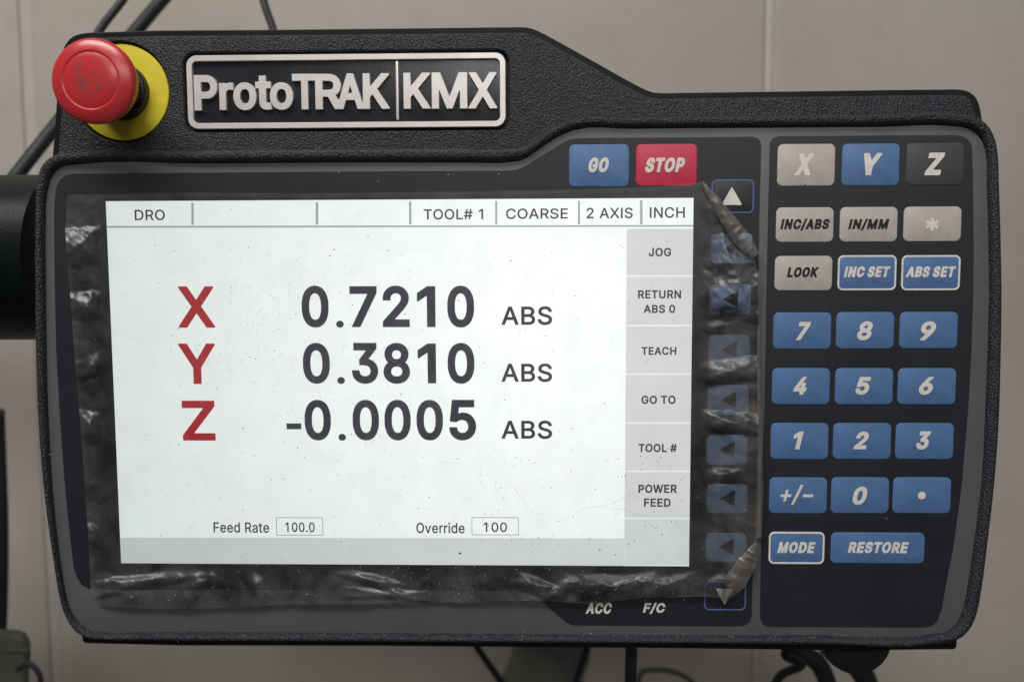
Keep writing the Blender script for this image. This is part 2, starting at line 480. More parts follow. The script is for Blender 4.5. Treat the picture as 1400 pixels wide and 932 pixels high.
# ------------------------------------------------------------------ lettering
GLYPHS = {
    '#': '440|242,0 326,509 377,509 294,0;10,140 19,192 400,192 391,140;64,0 147,509 198,509 115,0;40,316 49,368 429,368 421,316',
    '*': '453|201,223 206,331 114,272 89,315 186,365 89,415 114,459 206,400 201,509 250,509 246,400 337,459 362,415 266,365 362,315 337,272 246,331 250,223',
    '+': '453|198,34 198,364 255,364 255,34;61,172 61,226 391,226 391,172',
    '-': '453|337,244 337,188 114,188 114,244',
    '.': '188|95,-4 83,-3 73,2 63,9 56,18 51,29 50,41 51,53 56,64 63,73 73,81 83,85 95,87 107,85 118,81 128,73 135,64 140,53 141,41 140,29 135,18 128,9 118,2 107,-3',
    '/': '249|235,533 71,-76 14,-76 178,533',
    '0': '453|227,-7 191,-4 159,7 130,24 105,48 85,77 69,113 57,155 50,202 48,254 50,306 57,353 69,395 85,431 106,461 130,484 159,502 191,512 227,516 262,512 294,502 323,484 348,461 368,431 384,395 396,353 403,306 405,254 403,202 396,155 384,113 368,77 348,48 323,24 295,7 263,-4;227,50 251,53 272,61 290,74 306,92 320,116 330,144 338,176 342,213 344,254 342,295 338,332 330,365 320,393 306,416 290,435 272,449 251,457 227,460 203,457 182,449 163,435 147,416 134,393 123,365 115,332 111,295 109,254 111,213 115,176 123,144 134,116 147,92 163,74 182,61 203,53',
    '1': '453|76,0 76,55 391,55 391,0;276,509 276,0 212,0 212,448 209,448 86,358 86,427 198,509',
    '2': '453|64,0 64,47 234,229 282,282 294,298 303,313 311,327 316,341 319,356 320,371 319,389 315,405 308,419 298,431 287,441 273,449 258,455 242,459 224,460 205,459 188,454 172,447 159,438 148,427 139,413 132,398 128,381 127,362 66,362 68,391 75,418 86,442 102,463 121,481 143,496 168,507 195,514 225,516 254,514 281,507 306,497 328,483 346,465 361,445 372,423 379,398 381,372 380,354 377,336 371,318 363,299 351,280 336,259 317,236 294,209 267,180 153,60 153,57 389,57 389,0',
    '3': '453|218,-7 188,-5 159,1 133,10 109,23 88,38 70,57 57,79 48,104 44,132 109,132 112,115 118,100 126,87 137,76 150,66 165,59 182,54 200,51 219,50 239,51 257,55 275,61 291,69 304,80 315,93 323,108 327,125 329,145 328,163 323,180 316,196 305,211 292,223 275,234 254,242 229,246 201,248 157,248 157,299 288,448 288,452 70,452 70,509 372,509 372,461 211,278 211,289 247,290 279,286 308,276 333,262 354,244 371,222 383,198 391,172 393,145 390,116 383,90 370,66 353,45 333,27 309,12 281,2 251,-5',
    '4': '453|40,105 40,158 247,509 311,509 109,166 109,163 413,163 413,105;282,0 282,121 282,146 282,318 343,318 343,0',
    '5': '453|221,-7 192,-5 165,1 140,11 118,24 99,41 83,60 71,82 63,105 60,130 122,130 125,115 130,102 138,89 148,78 160,68 173,60 188,54 204,51 221,50 241,52 259,56 276,64 291,75 304,88 314,104 322,122 326,141 328,162 326,183 322,203 314,221 303,237 290,251 275,262 257,270 238,275 218,277 201,276 184,273 167,268 152,262 139,255 128,246 67,253 96,509 366,509 366,452 151,452 134,301 136,301 148,310 162,318 178,325 194,330 211,333 229,334 252,332 274,328 294,321 313,312 330,300 345,285 358,269 370,251 379,231 386,210 390,187 391,163 389,131 381,102 369,76 352,52 332,32 309,15 282,3 253,-4',
    '6': '453|226,-7 196,-5 168,3 142,15 119,31 100,51 84,74 73,101 66,130 64,162 66,187 71,212 80,239 94,268 113,302 137,340 252,509 322,509 151,261 145,261 151,271 157,280 165,288 174,295 185,302 196,307 208,311 221,313 235,314 265,312 292,306 316,295 337,280 355,262 370,240 380,215 387,187 389,157 387,126 380,98 368,73 352,50 333,30 310,14 285,2 257,-5;226,48 245,50 263,55 279,63 293,73 305,86 314,101 321,118 326,137 327,157 326,177 321,196 314,213 305,228 293,241 279,251 263,259 245,264 226,265 207,264 190,259 174,252 160,242 148,229 138,214 131,197 126,178 125,158 126,138 131,119 138,102 148,86 160,73 174,63 190,55 207,50',
    '7': '453|97,0 323,448 323,452 62,452 62,509 391,509 391,449 165,0',
    '8': '453|226,-7 193,-5 163,1 136,11 111,25 91,42 74,62 62,84 54,109 52,135 53,156 58,176 65,195 75,212 87,228 101,241 117,252 134,260 153,265 153,267 130,276 110,289 93,308 80,330 73,354 70,380 72,405 79,428 90,450 105,469 124,485 146,498 170,508 197,514 226,516 255,514 282,508 306,498 328,485 346,469 361,450 373,428 380,405 382,380 379,354 372,330 359,308 343,289 323,276 300,267 300,265 318,260 335,252 351,241 365,228 377,212 387,195 395,176 399,156 401,135 398,109 391,84 378,62 362,42 341,25 317,11 289,1 259,-5;226,49 248,50 267,54 285,60 300,69 313,79 323,91 331,106 335,122 337,139 335,157 330,174 322,189 312,202 299,213 283,223 265,230 246,234 226,235 206,234 187,230 169,223 153,213 140,202 130,189 122,174 117,157 115,139 117,122 121,106 129,91 139,79 152,69 167,60 185,54 205,50;226,290 243,291 259,294 274,300 287,308 298,318 307,330 314,344 318,359 319,376 318,392 314,407 308,420 299,432 288,442 275,449 260,455 244,459 226,460 208,459 192,455 177,449 164,442 153,432 145,420 138,407 134,392 133,376 134,359 138,344 145,330 153,318 164,308 178,300 193,294 209,291',
    '9': '453|226,516 257,513 285,506 310,494 333,478 352,458 368,434 380,408 387,379 389,347 387,322 382,297 373,270 359,241 340,207 315,168 200,0 130,0 301,248 307,248 302,238 295,229 287,221 278,214 268,207 257,202 245,198 232,196 218,195 188,197 161,203 137,214 116,229 98,247 83,269 72,294 66,321 64,352 66,383 73,411 85,436 101,459 120,478 143,494 168,506 196,513;226,460 207,459 190,454 174,446 160,436 148,423 138,407 131,390 127,372 125,352 127,331 131,312 138,295 148,280 160,267 174,257 190,249 207,245 226,243 245,245 263,249 279,257 293,267 305,280 314,295 321,312 326,330 327,350 326,371 321,390 314,407 305,423 293,436 279,446 263,454 245,459',
    'A': '479|16,0 201,509 276,509 463,0 395,0 287,302 264,372 232,478 245,478 213,371 191,302 85,0;110,142 110,199 370,199 370,142',
    'B': '456|60,0 60,509 241,509 274,507 304,501 329,491 350,477 367,461 381,442 390,421 396,398 398,374 397,353 393,335 387,320 378,307 368,295 356,286 343,278 330,272 315,267 315,262 331,259 347,254 363,245 378,234 391,220 402,203 411,184 416,161 418,136 416,111 410,88 400,67 386,48 367,31 344,18 317,8 284,2 247,0;125,57 245,57 281,60 309,67 330,80 344,96 352,115 355,137 354,154 349,169 342,184 332,197 320,208 306,218 289,225 270,230 248,231 125,231;125,285 238,285 256,286 273,290 288,296 302,304 314,314 323,326 330,340 335,355 336,372 333,394 326,413 313,429 294,442 270,449 240,452 125,452',
    'C': '510|267,-7 225,-3 186,7 150,25 118,49 92,79 70,115 53,157 43,203 40,254 43,305 53,352 70,393 92,429 118,459 150,484 186,502 225,512 267,516 292,515 317,511 340,504 362,496 383,485 402,471 419,456 435,438 448,418 459,397 467,373 473,348 408,348 403,365 397,381 389,395 380,407 369,418 357,428 344,437 330,444 315,449 300,453 284,455 267,456 237,453 209,445 184,432 161,414 141,392 125,364 113,332 106,295 103,254 106,213 113,177 125,145 141,117 161,94 184,76 210,63 237,56 267,53 284,54 300,56 315,60 330,65 344,72 357,81 369,91 380,102 389,114 397,128 403,144 408,160 473,160 467,135 459,112 448,91 435,71 420,53 402,38 383,24 363,13 341,5 317,-2 293,-6',
    'D': '502|219,0 96,0 96,57 215,57 254,60 288,68 318,81 343,99 363,122 379,149 390,181 397,216 399,255 397,294 390,329 379,361 364,388 344,410 320,428 291,441 258,449 221,452 93,452 93,509 225,509 272,506 315,495 353,478 378,461 399,441 418,418 433,391 449,351 459,305 462,255 459,205 449,159 433,119 417,92 398,68 376,48 351,31 312,14 268,3;125,509 125,0 60,0 60,509',
    'E': '418|60,0 60,509 372,509 372,452 125,452 125,286 355,286 355,229 125,229 125,57 375,57 375,0',
    'F': '410|60,0 60,509 369,509 369,452 125,452 125,278 346,278 346,221 125,221 125,0',
    'G': '520|269,-7 225,-3 185,7 149,25 117,49 91,80 69,116 53,157 43,203 40,254 43,305 53,352 69,393 91,429 117,459 149,484 184,502 223,512 265,516 291,515 316,511 340,504 363,495 384,483 403,469 421,453 436,436 449,416 460,395 468,373 474,349 408,349 402,365 395,379 387,393 378,405 368,417 356,427 343,436 330,443 315,448 299,452 283,455 265,456 236,453 209,445 183,432 160,414 141,392 125,364 113,332 106,295 103,254 106,213 113,177 125,145 141,117 161,94 184,76 210,63 238,56 269,53 296,55 322,61 345,71 365,85 382,102 396,123 407,147 413,173 415,202 434,199 283,199 283,256 478,256 478,200 475,160 466,124 451,91 431,62 406,38 377,19 344,5 308,-4',
    'H': '517|60,0 60,509 125,509 125,289 392,289 392,509 457,509 457,0 392,0 392,232 125,232 125,0',
    'I': '185|60,0 60,509 125,509 125,0',
    'J': '396|185,-7 153,-5 124,3 98,15 75,33 57,55 44,81 36,111 33,145 33,173 98,173 98,145 101,117 109,93 122,74 139,61 160,53 185,50 209,53 230,61 248,74 261,93 269,117 272,145 272,509 336,509 336,145 333,111 326,81 312,55 294,33 271,15 246,3 217,-5',
    'K': '467|104,145 104,216 139,261 174,303 212,344 364,509 448,509 231,276 228,276;60,0 60,509 125,509 125,334 124,225 125,193 125,0;372,0 188,259 228,309 449,0',
    'L': '393|60,0 60,509 125,509 125,57 361,57 361,0',
    'M': '628|60,0 60,509 152,509 277,187 287,159 299,123 311,84 322,49 307,49 318,83 330,121 342,158 352,187 476,509 568,509 568,0 504,0 504,291 504,327 505,369 506,413 507,457 513,457 498,409 482,363 467,322 456,291 342,0 286,0 170,291 159,321 145,361 129,408 112,457 119,457 120,416 121,372 122,328 122,291 122,0',
    'N': '523|60,0 60,509 136,509 343,183 363,151 388,107 414,55 405,54 401,108 399,157 399,195 399,509 463,509 463,0 387,0 202,290 177,331 148,381 108,452 119,454 122,384 124,328 125,291 125,0',
    'O': '533|267,-7 225,-3 186,7 150,25 119,49 92,79 70,115 53,157 43,203 40,254 43,305 53,352 70,393 92,429 119,459 150,484 186,502 225,512 267,516 309,512 348,502 384,484 415,459 442,429 464,393 480,352 490,305 493,254 490,203 480,157 464,115 442,79 415,49 384,25 348,7 309,-3;267,53 296,56 324,63 349,76 372,94 392,116 408,144 420,176 428,213 430,254 428,296 420,333 408,365 392,392 372,415 349,433 324,446 296,453 267,456 237,453 210,446 184,433 161,415 141,392 125,364 113,332 106,295 103,254 106,213 113,176 125,144 141,117 161,94 184,76 210,63 237,56',
    'P': '444|60,0 60,509 235,509 272,507 304,499 332,487 356,471 375,452 390,430 400,404 407,377 409,348 407,318 400,291 390,265 375,243 356,223 332,207 304,195 272,188 235,186 109,186 109,242 233,242 258,244 279,248 297,256 312,266 324,279 333,294 339,311 343,329 344,348 343,367 339,385 333,402 324,416 312,429 297,439 279,446 257,451 232,452 125,452 125,0',
    'Q': '533|245,159 313,159 369,85 384,65 468,-48 401,-48 346,27 331,46;267,-7 225,-3 186,7 150,25 119,49 92,79 70,115 53,157 43,203 40,254 43,305 53,352 70,393 92,429 119,459 150,484 186,502 225,512 267,516 309,512 348,502 384,484 415,459 442,429 464,393 480,352 490,305 493,254 490,203 480,157 464,115 442,79 415,49 384,25 348,7 309,-3;267,53 296,56 324,63 349,76 372,94 392,116 408,144 420,176 428,213 430,254 428,296 420,333 408,365 392,392 372,415 349,433 324,446 296,453 267,456 237,453 210,446 184,433 161,415 141,392 125,364 113,332 106,295 103,254 106,213 113,176 125,144 141,117 161,94 184,76 210,63 237,56',
    'R': '449|60,0 60,509 236,509 273,507 305,500 333,489 357,474 376,455 390,433 401,408 407,381 409,352 407,323 401,296 390,271 376,250 357,232 333,217 305,206 273,200 236,198 96,198 96,255 234,255 258,256 280,260 298,267 313,276 325,287 334,300 340,316 344,333 345,352 344,371 340,389 334,405 325,419 313,430 298,440 279,447 258,451 233,452 125,452 125,0;353,0 230,229 303,229 428,0',
    'S': '446|224,-9 189,-7 157,-1 128,9 102,23 81,40 64,60 51,83 42,109 38,137 104,137 107,118 114,102 123,88 135,76 150,66 166,59 184,53 204,50 224,49 246,50 267,54 286,60 303,69 317,79 329,92 338,106 344,122 346,139 344,154 340,168 332,179 322,189 310,197 296,205 245,222 184,239 145,253 112,269 86,289 71,307 60,326 54,348 52,372 55,400 62,425 75,448 92,468 113,484 138,498 165,508 195,514 227,516 259,514 289,508 316,498 340,484 360,468 377,449 390,427 398,403 401,378 337,378 332,401 320,421 302,437 280,449 254,456 225,459 204,458 185,454 167,448 152,440 139,430 129,418 121,405 117,391 115,376 117,359 122,345 131,334 142,324 155,315 169,308 212,293 264,279 312,264 328,256 344,248 359,238 372,226 384,213 395,198 402,180 407,161 408,139 406,112 398,87 386,64 370,43 349,25 323,11 294,0 261,-7',
    'T': '448|32,452 32,509 417,509 417,452 257,452 257,0 193,0 193,452',
    'U': '517|259,-8 221,-5 186,2 154,15 126,33 103,55 85,80 71,108 63,139 60,173 60,509 124,509 124,178 126,155 132,133 141,113 153,95 169,80 187,68 208,59 232,54 259,52 286,54 310,59 331,68 349,80 365,95 377,113 386,133 391,155 393,178 393,509 457,509 457,173 454,139 446,108 433,80 414,55 391,33 363,15 332,2 297,-5',
    'V': '479|204,0 16,509 84,509 192,206 215,137 248,31 235,31 267,138 290,206 395,509 463,509 278,0',
    'W': '686|155,0 16,509 82,509 163,196 175,145 187,94 197,40 189,40 200,94 211,145 224,196 306,509 380,509 462,196 474,145 486,94 497,40 488,40 499,94 510,145 523,196 603,509 670,509 530,0 455,0 368,323 351,391 336,475 350,475 335,395 318,323 230,0',
    'X': '474|18,0 217,284 217,236 29,509 104,509 178,400 204,361 223,329 243,292 232,292 252,329 272,361 298,400 374,509 446,509 259,239 259,287 456,0 382,0 292,129 268,165 250,195 230,231 244,231 225,196 206,166 182,129 91,0',
    'Y': '472|203,0 203,208 16,509 91,509 192,344 222,292 250,230 224,230 233,254 242,275 251,293 280,344 381,509 455,509 268,208 268,0',
    'Z': '438|42,0 42,46 273,385 306,431 341,476 348,454 285,452 223,452 40,452 40,509 397,509 397,462 169,129 134,81 97,33 90,54 152,57 214,57 399,57 399,0',
    'a': '389|160,-9 137,-7 115,-3 94,5 76,15 61,29 48,45 38,63 32,84 30,108 32,128 36,146 43,161 53,174 64,184 78,193 93,200 108,206 125,211 178,220 234,227 247,229 257,231 265,235 271,240 275,246 276,255 276,257 275,272 272,285 267,297 260,307 251,315 240,322 227,327 212,330 196,331 179,330 163,327 149,322 137,316 127,309 118,301 111,292 105,283 100,274 41,291 51,312 64,331 79,346 96,358 114,368 133,375 153,380 173,383 194,384 208,384 223,382 239,379 255,375 271,369 286,360 300,350 312,336 322,320 330,301 335,278 337,251 337,0 277,0 277,52 272,52 267,43 260,34 252,25 242,16 229,8 215,1 199,-4 181,-8;170,45 192,47 211,51 228,59 242,69 254,80 263,93 270,107 274,122 276,138 276,190 272,187 267,184 259,182 231,176 200,171 175,168 134,159 122,154 112,147 103,139 97,130 93,118 92,105 93,93 96,82 102,72 110,64 119,57 130,52 142,48 156,46',
    'c': '396|207,-8 174,-5 144,3 117,16 93,35 73,58 56,85 44,116 36,150 34,187 36,225 44,260 56,291 73,318 93,341 117,360 144,373 174,381 207,384 225,383 243,381 260,377 276,371 291,364 305,356 318,346 330,335 340,322 349,308 356,293 362,277 303,262 300,272 295,281 290,289 284,297 278,304 270,311 262,317 252,321 242,325 231,328 220,329 207,330 183,328 163,321 145,310 130,296 118,278 108,258 101,236 97,212 96,187 97,163 101,139 108,117 118,97 130,80 145,66 163,55 183,48 207,46 220,47 232,49 243,52 253,56 262,60 271,66 279,73 286,80 292,89 304,117 363,102 357,86 350,70 341,56 331,43 319,32 306,21 292,12 277,5 261,-1 244,-5 226,-7',
    'd': '424|195,-8 165,-5 137,3 111,16 89,34 70,57 55,84 43,116 36,151 34,189 36,227 43,262 55,293 71,320 90,343 112,361 137,374 165,381 196,384 218,383 237,379 253,373 267,365 278,356 287,346 295,336 301,327 306,319 311,319 311,509 372,509 372,0 313,0 313,59 307,59 287,31 277,21 266,12 252,4 236,-3 217,-7;205,47 226,49 246,55 263,65 278,79 290,95 299,115 306,137 311,162 312,189 311,216 307,241 300,263 290,282 278,299 263,312 246,322 227,328 205,330 182,328 162,322 145,311 130,297 118,281 108,261 101,239 97,215 96,189 97,163 102,139 109,117 118,97 130,80 145,66 162,55 182,49',
    'e': '404|212,-8 177,-5 145,3 117,16 92,35 72,58 56,85 44,116 36,150 34,187 36,224 43,259 55,290 71,317 91,340 115,359 142,373 172,381 205,384 226,383 246,380 266,374 285,366 302,355 319,341 334,324 347,305 357,282 365,256 369,227 371,194 371,169 75,169 75,221 338,221 310,202 309,226 305,248 298,269 289,287 277,302 263,314 246,323 227,328 205,330 183,328 164,323 146,313 131,301 119,287 109,270 102,251 97,231 96,211 96,178 98,151 102,127 110,106 121,88 135,73 151,61 169,53 190,48 212,46 227,47 241,49 254,53 266,58 276,65 285,73 293,83 300,93 306,105 365,91 358,72 348,55 335,39 320,25 302,14 283,4 261,-3 237,-7',
    'f': '253|228,379 228,327 6,327 6,379;81,0 81,432 83,452 88,470 96,486 107,499 120,510 135,519 152,525 169,529 187,530 222,527 243,521 227,468 215,472 195,474 178,472 164,468 154,460 147,449 143,436 142,419 142,0',
    'i': '166|53,0 53,379 114,379 114,0;84,443 73,444 63,448 54,455 47,463 42,472 41,483 42,494 47,503 54,512 63,519 73,523 84,524 95,523 105,519 114,512 121,503 125,494 126,483 125,472 121,463 114,455 105,448 95,444',
    'o': '415|207,-8 174,-5 144,3 117,16 93,35 73,58 56,85 44,116 36,150 34,187 36,225 44,260 56,291 73,318 93,341 117,360 144,373 174,381 207,384 241,381 271,373 299,360 323,341 343,318 359,291 371,260 379,225 381,187 379,150 371,116 359,85 343,58 323,35 299,16 271,3 241,-5;207,46 231,48 252,55 270,66 285,80 298,97 307,117 314,139 318,163 319,187 318,212 314,236 307,258 298,278 285,296 270,310 252,321 231,328 207,330 183,328 163,321 145,310 130,296 118,278 108,258 101,236 97,212 96,187 97,163 101,139 108,117 118,97 130,80 145,66 163,55 183,48',
    'r': '259|53,0 53,379 112,379 112,321 115,321 124,339 136,354 152,367 171,377 191,383 213,385 229,384 243,384 243,322 230,324 207,326 190,325 174,321 159,315 146,306 135,296 126,284 119,270 115,254 114,237 114,0',
    't': '227|204,379 204,327 6,327 6,379;65,471 126,471 126,98 127,83 130,70 136,61 144,55 156,51 170,50 185,51 202,54 213,2 192,-3 168,-4 138,-1 113,7 92,21 77,40 68,64 65,93',
    'v': '389|163,0 17,379 84,379 165,155 187,87 206,21 184,21 203,87 224,155 305,379 371,379 226,0',
    '\u2022': '388|194,93 175,94 156,99 139,107 124,118 111,131 100,147 92,164 87,182 85,202 87,221 92,240 100,257 111,272 124,285 139,296 156,304 175,309 194,311 214,309 232,304 249,296 265,285 278,272 289,257 297,240 302,221 304,202 302,182 297,164 289,147 278,131 265,118 249,107 232,99 214,94',
    '\u2212': '453|386,228 386,170 67,170 67,228',
}
_cache = {}
CAP = 509.0


def _dp(p, tol):
    """thins a polyline (Douglas-Peucker)"""
    if len(p) < 3:
        return p
    a, b = p[0], p[-1]
    d = b - a
    L = math.hypot(d[0], d[1])
    q = p[1:-1] - a
    dist = np.abs(d[0] * q[:, 1] - d[1] * q[:, 0]) / L if L > 1e-9 else np.hypot(q[:, 0], q[:, 1])
    k = int(dist.argmax())
    if dist[k] < tol:
        return np.array([a, b])
    return np.vstack([_dp(p[:k + 2], tol)[:-1], _dp(p[k + 1:], tol)])


def _outline(ch, kx, bold):
    """closed outlines of a character in cap heights, condensed by kx and then thickened by bold on every side"""
    key = (ch, round(kx, 2), round(bold, 3))
    if key in _cache:
        return _cache[key]
    kx = round(kx, 2)
    adv, body = GLYPHS[ch].split('|')
    cs = [np.array([[float(t) for t in q.split(',')] for q in c.split()]) / CAP * [kx, 1.0] for c in body.split(';')]
    if ch == '1':
        cs = cs[1:]
    allp = np.vstack(cs)
    step = 0.0105
    pad = bold + 3 * step
    x0, y0 = allp.min(0) - pad
    x1, y1 = allp.max(0) + pad
    gx, gy = np.arange(x0, x1 + step, step), np.arange(y0, y1 + step, step)
    PXg, PYg = np.meshgrid(gx, gy)
    P = np.stack([PXg.ravel(), PYg.ravel()], 1)
    d2 = np.full(len(P), 1e9)
    wind = np.zeros(len(P), int)
    for c in cs:
        for k0 in range(len(c)):
            z, a, b = c[k0 - 1], c[k0], c[(k0 + 1) % len(c)]
            e = b - a
            ll = e @ e
            if ll < 1e-12:
                continue
            t = ((P - a) @ e) / ll
            r = P - a - np.clip(t, 0, 1)[:, None] * e
            dd = (r * r).sum(1)
            g = a - z
            gl = g @ g
            if gl > 1e-12:                               # keep outer corners crisp: beyond a corner measure to the two edge lines
                pe = (e[0] * (P[:, 1] - a[1]) - e[1] * (P[:, 0] - a[0])) ** 2 / ll
                pg = (g[0] * (P[:, 1] - a[1]) - g[1] * (P[:, 0] - a[0])) ** 2 / gl
                dv = ((P - a) ** 2).sum(1)
                dd = np.where((t < 0) & (((P - a) @ g) > 0), np.maximum(np.maximum(pe, pg), 0.45 * dv), dd)
            d2 = np.minimum(d2, dd)
            cr = e[0] * (P[:, 1] - a[1]) - e[1] * (P[:, 0] - a[0])
            wind += ((a[1] <= P[:, 1]) & (b[1] > P[:, 1]) & (cr > 0)).astype(int) - ((a[1] > P[:, 1]) & (b[1] <= P[:, 1]) & (cr < 0)).astype(int)
    F = (bold - np.where(wind != 0, -1, 1) * np.sqrt(d2)).reshape(PXg.shape)
    F[F == 0] = 1e-9
    S = F > 0
    code = S[:-1, :-1] * 1 + S[:-1, 1:] * 2 + S[1:, 1:] * 4 + S[1:, :-1] * 8
    nxt, pos = {}, {}

    def pt(e):
        if e not in pos:
            k, j, i = e
            j2, i2 = (j, i + 1) if k == 0 else (j + 1, i)
            t = F[j, i] / (F[j, i] - F[j2, i2])
            pos[e] = (gx[i] + (gx[i2] - gx[i]) * t, gy[j] + (gy[j2] - gy[j]) * t)
    for j, i in zip(*np.nonzero((code > 0) & (code < 15))):
        c = int(code[j, i])
        Bt, Rt, Tp, Lf = (0, j, i), (1, j, i + 1), (0, j + 1, i), (1, j, i)
        for a, b in {1: [(Bt, Lf)], 2: [(Rt, Bt)], 3: [(Rt, Lf)], 4: [(Tp, Rt)], 5: [(Bt, Lf), (Tp, Rt)], 6: [(Tp, Bt)], 7: [(Tp, Lf)], 8: [(Lf, Tp)],
                     9: [(Bt, Tp)], 10: [(Rt, Bt), (Lf, Tp)], 11: [(Rt, Tp)], 12: [(Lf, Rt)], 13: [(Bt, Rt)], 14: [(Lf, Bt)]}[c]:
            pt(a)
            pt(b)
            nxt[a] = b
    out = []
    while nxt:
        s, b = next(iter(nxt.items()))
        L = []
        e = s
        while e in nxt:
            L.append(pos[e])
            e = nxt.pop(e)
        if len(L) > 6:
            p = np.array(L)
            # start at a far point so that the closing seam sits on a corner
            p = np.roll(p, -int(np.argmax((p - p.mean(0)) @ np.array([1.0, 0.7]))), 0)
            h = len(p) // 2
            p = np.vstack([_dp(p[:h + 1], 0.0035)[:-1], _dp(np.vstack([p[h:], p[:1]]), 0.0035)[:-1]])
            out.append(p)
    _cache[key] = (float(adv) / CAP * kx, out)
    return _cache[key]


def word_outline(text, kx, bold, shear, track):
    x, res = 0.0, []
    for ch in text:
        if ch == ' ':
            x += 0.40 * kx
            continue
        adv, cs = _outline(ch, kx, bold)
        for c in cs:
            q = c + [x, 0]
            q[:, 0] += q[:, 1] * shear
            res.append(q)
        x += adv + track
    return res


def put_text(text, box, h, name, mat, parent, bold=0.03, shear=0.0, space=0.0, thick=None, bev=0.0):
    """lettering whose ink fills the photo box (x0, y0, x1, y1) on the panel, its face at height h"""
    x0, y0, x1, y1 = box
    c = at((x0 + x1) / 2, (y0 + y1) / 2, -h)
    s = PX_AT(c)
    w, hh = (x1 - x0) * s, (y1 - y0) * s
    track = 2 * bold * 0.8 + space
    kx = 1.0
    for _ in range(3):                                   # condense the letters until the word has the box's proportions
        o = np.vstack(word_outline(text, kx, bold, shear, track))
        sz = o.max(0) - o.min(0)
        want = w / hh * sz[1]
        kx = max(0.3, min(2.5, round(kx * want / sz[0], 2)))
    cs = word_outline(text, kx, bold, shear, track)
    o = np.vstack(cs)
    lo, hi = o.min(0), o.max(0)
    cs = [((q - lo) / (hi - lo) - 0.5) * [w, hh] for q in cs]
    area = [0.5 * float(np.sum(q[:, 0] * np.roll(q[:, 1], -1) - np.roll(q[:, 0], -1) * q[:, 1])) for q in cs]
    start = np.cumsum([0] + [len(q) for q in cs])
    tri = []
    for k in range(len(cs)):
        if area[k] > 0:                                  # an outer outline with the holes that lie in it
            lo_, hi_ = cs[k].min(0), cs[k].max(0)
            grp = [k] + [m for m in range(len(cs)) if area[m] < 0 and (cs[m].min(0) > lo_).all() and (cs[m].max(0) < hi_).all()]
            idx = [i for m in grp for i in range(start[m], start[m + 1])]
            for t in tessellate_polygon([[Vector((p[0], p[1], 0)) for p in cs[m]] for m in grp]):
                tri.append(tuple(idx[i] for i in t))
    flat = [tuple(p) for q in cs for p in q]
    bm = bmesh.new()
    if thick:
        rings, ins = [], []
        for q in cs:
            pts = [tuple(p) for p in q]
            t = inset(pts, bev)                          # outer outlines run counter-clockwise, holes clockwise
            b0 = [bm.verts.new((x, thick, z)) for x, z in pts]
            b1 = [bm.verts.new((x, bev, z)) for x, z in pts]
            b2 = [bm.verts.new((x, 0, z)) for x, z in t]
            n_ = len(pts)
            for r0, r1 in ((b0, b1), (b1, b2)):
                for i in range(n_):
                    j = (i + 1) % n_
                    bm.faces.new((r0[i], r0[j], r1[j], r1[i]))
            ins += b2
        vs = ins
    else:
        vs = [bm.verts.new((x, 0, z)) for x, z in flat]
    for a, b, d in tri:
        try:
            bm.faces.new((vs[a], vs[b], vs[d]))
        except ValueError:
            pass
    if thick:
        bmesh.ops.recalc_face_normals(bm, faces=bm.faces)
    else:
        for f in bm.faces:
            f.normal_update()
            if f.normal.y > 0:
                f.normal_flip()
    me = bpy.data.meshes.new(name)
    bm.to_mesh(me)
    bm.free()
    return link(me, name, mat, parent, loc=c)


def PX_AT(p):
    return (p - EYE).dot(LOOK) / FPX


# ------------------------------------------------------------------ the machine side behind
YW = 0.27
bg_seam_l = at(41, 150, YW).x
bg_seam_r = at(1052, 60, YW).x
wall = bpy.data.objects.new('wall', None)
C.objects.link(wall)
wall.location = (0, YW, -0.9)
tag(wall, 'beige painted sheet metal machine side behind the control panel', kind='structure')


def sheet(x0, x1, y0, y1, name, mat, z0=-0.9, z1=1.0, t=0.002, nx=2, r=0.0015):
    """upright sheet from (x0, y0) to (x1, y1) with a thickness and softened long edges"""
    bm = bmesh.new()
    d = Vector((x1 - x0, y1 - y0, 0))
    n = Vector((d.y, -d.x, 0)).normalized()
    if n.y > 0:
        n = -n
    u = d.normalized()
    a, b = Vector((x0, y0, 0)), Vector((x1, y1, 0))
    prof = [a - n * t, a, a + n * 0.0, a + u * r * 0.3 + n * r * 0.7, a + u * r + n * r,
            b - u * r + n * r, b - u * r * 0.3 + n * r * 0.7, b, b - n * t]
    loops = []
    for z in (z0, z1):
        loops.append([(p.x, p.y, z) for p in prof])
    loft(bm, loops, close=False)
    return finish(bm, name, mat, wall, angle=50)


sheet(-1.4, bg_seam_l - 0.004, YW, YW, 'wall_panel', M['wall'])
sheet(bg_seam_l + 0.004, bg_seam_r - 0.003, YW, YW, 'wall_panel', M['wall'])
sheet(bg_seam_r + 0.003, bg_seam_r + 1.3, YW, YW + 0.36, 'wall_panel', M['wall'])  # backward angle added so that this panel falls darker than the middle one
for xs, wd in ((bg_seam_l, 0.0042), (bg_seam_r, 0.0032)):  # strips over the seams that carry the painted edge light
    bm = bmesh.new()
    loft(bm, [[(xs + wd * math.cos(a), YW + 0.0006 - 0.0013 * math.sin(a), z) for a in [math.pi * k / 8 for k in range(9)]]
              for z in (-0.9, 1.0)], close=False)
    finish(bm, 'seam_strip', M['seam'], wall)

# ------------------------------------------------------------------ the control panel
HF = -0.004                                     # front face of the rear housing
base = at(700, 884, 0.02)
pendant = thing('control_panel', 'black hand control panel with lit white readout screen, blue keypad and raised metal badge',
                'control panel', base)

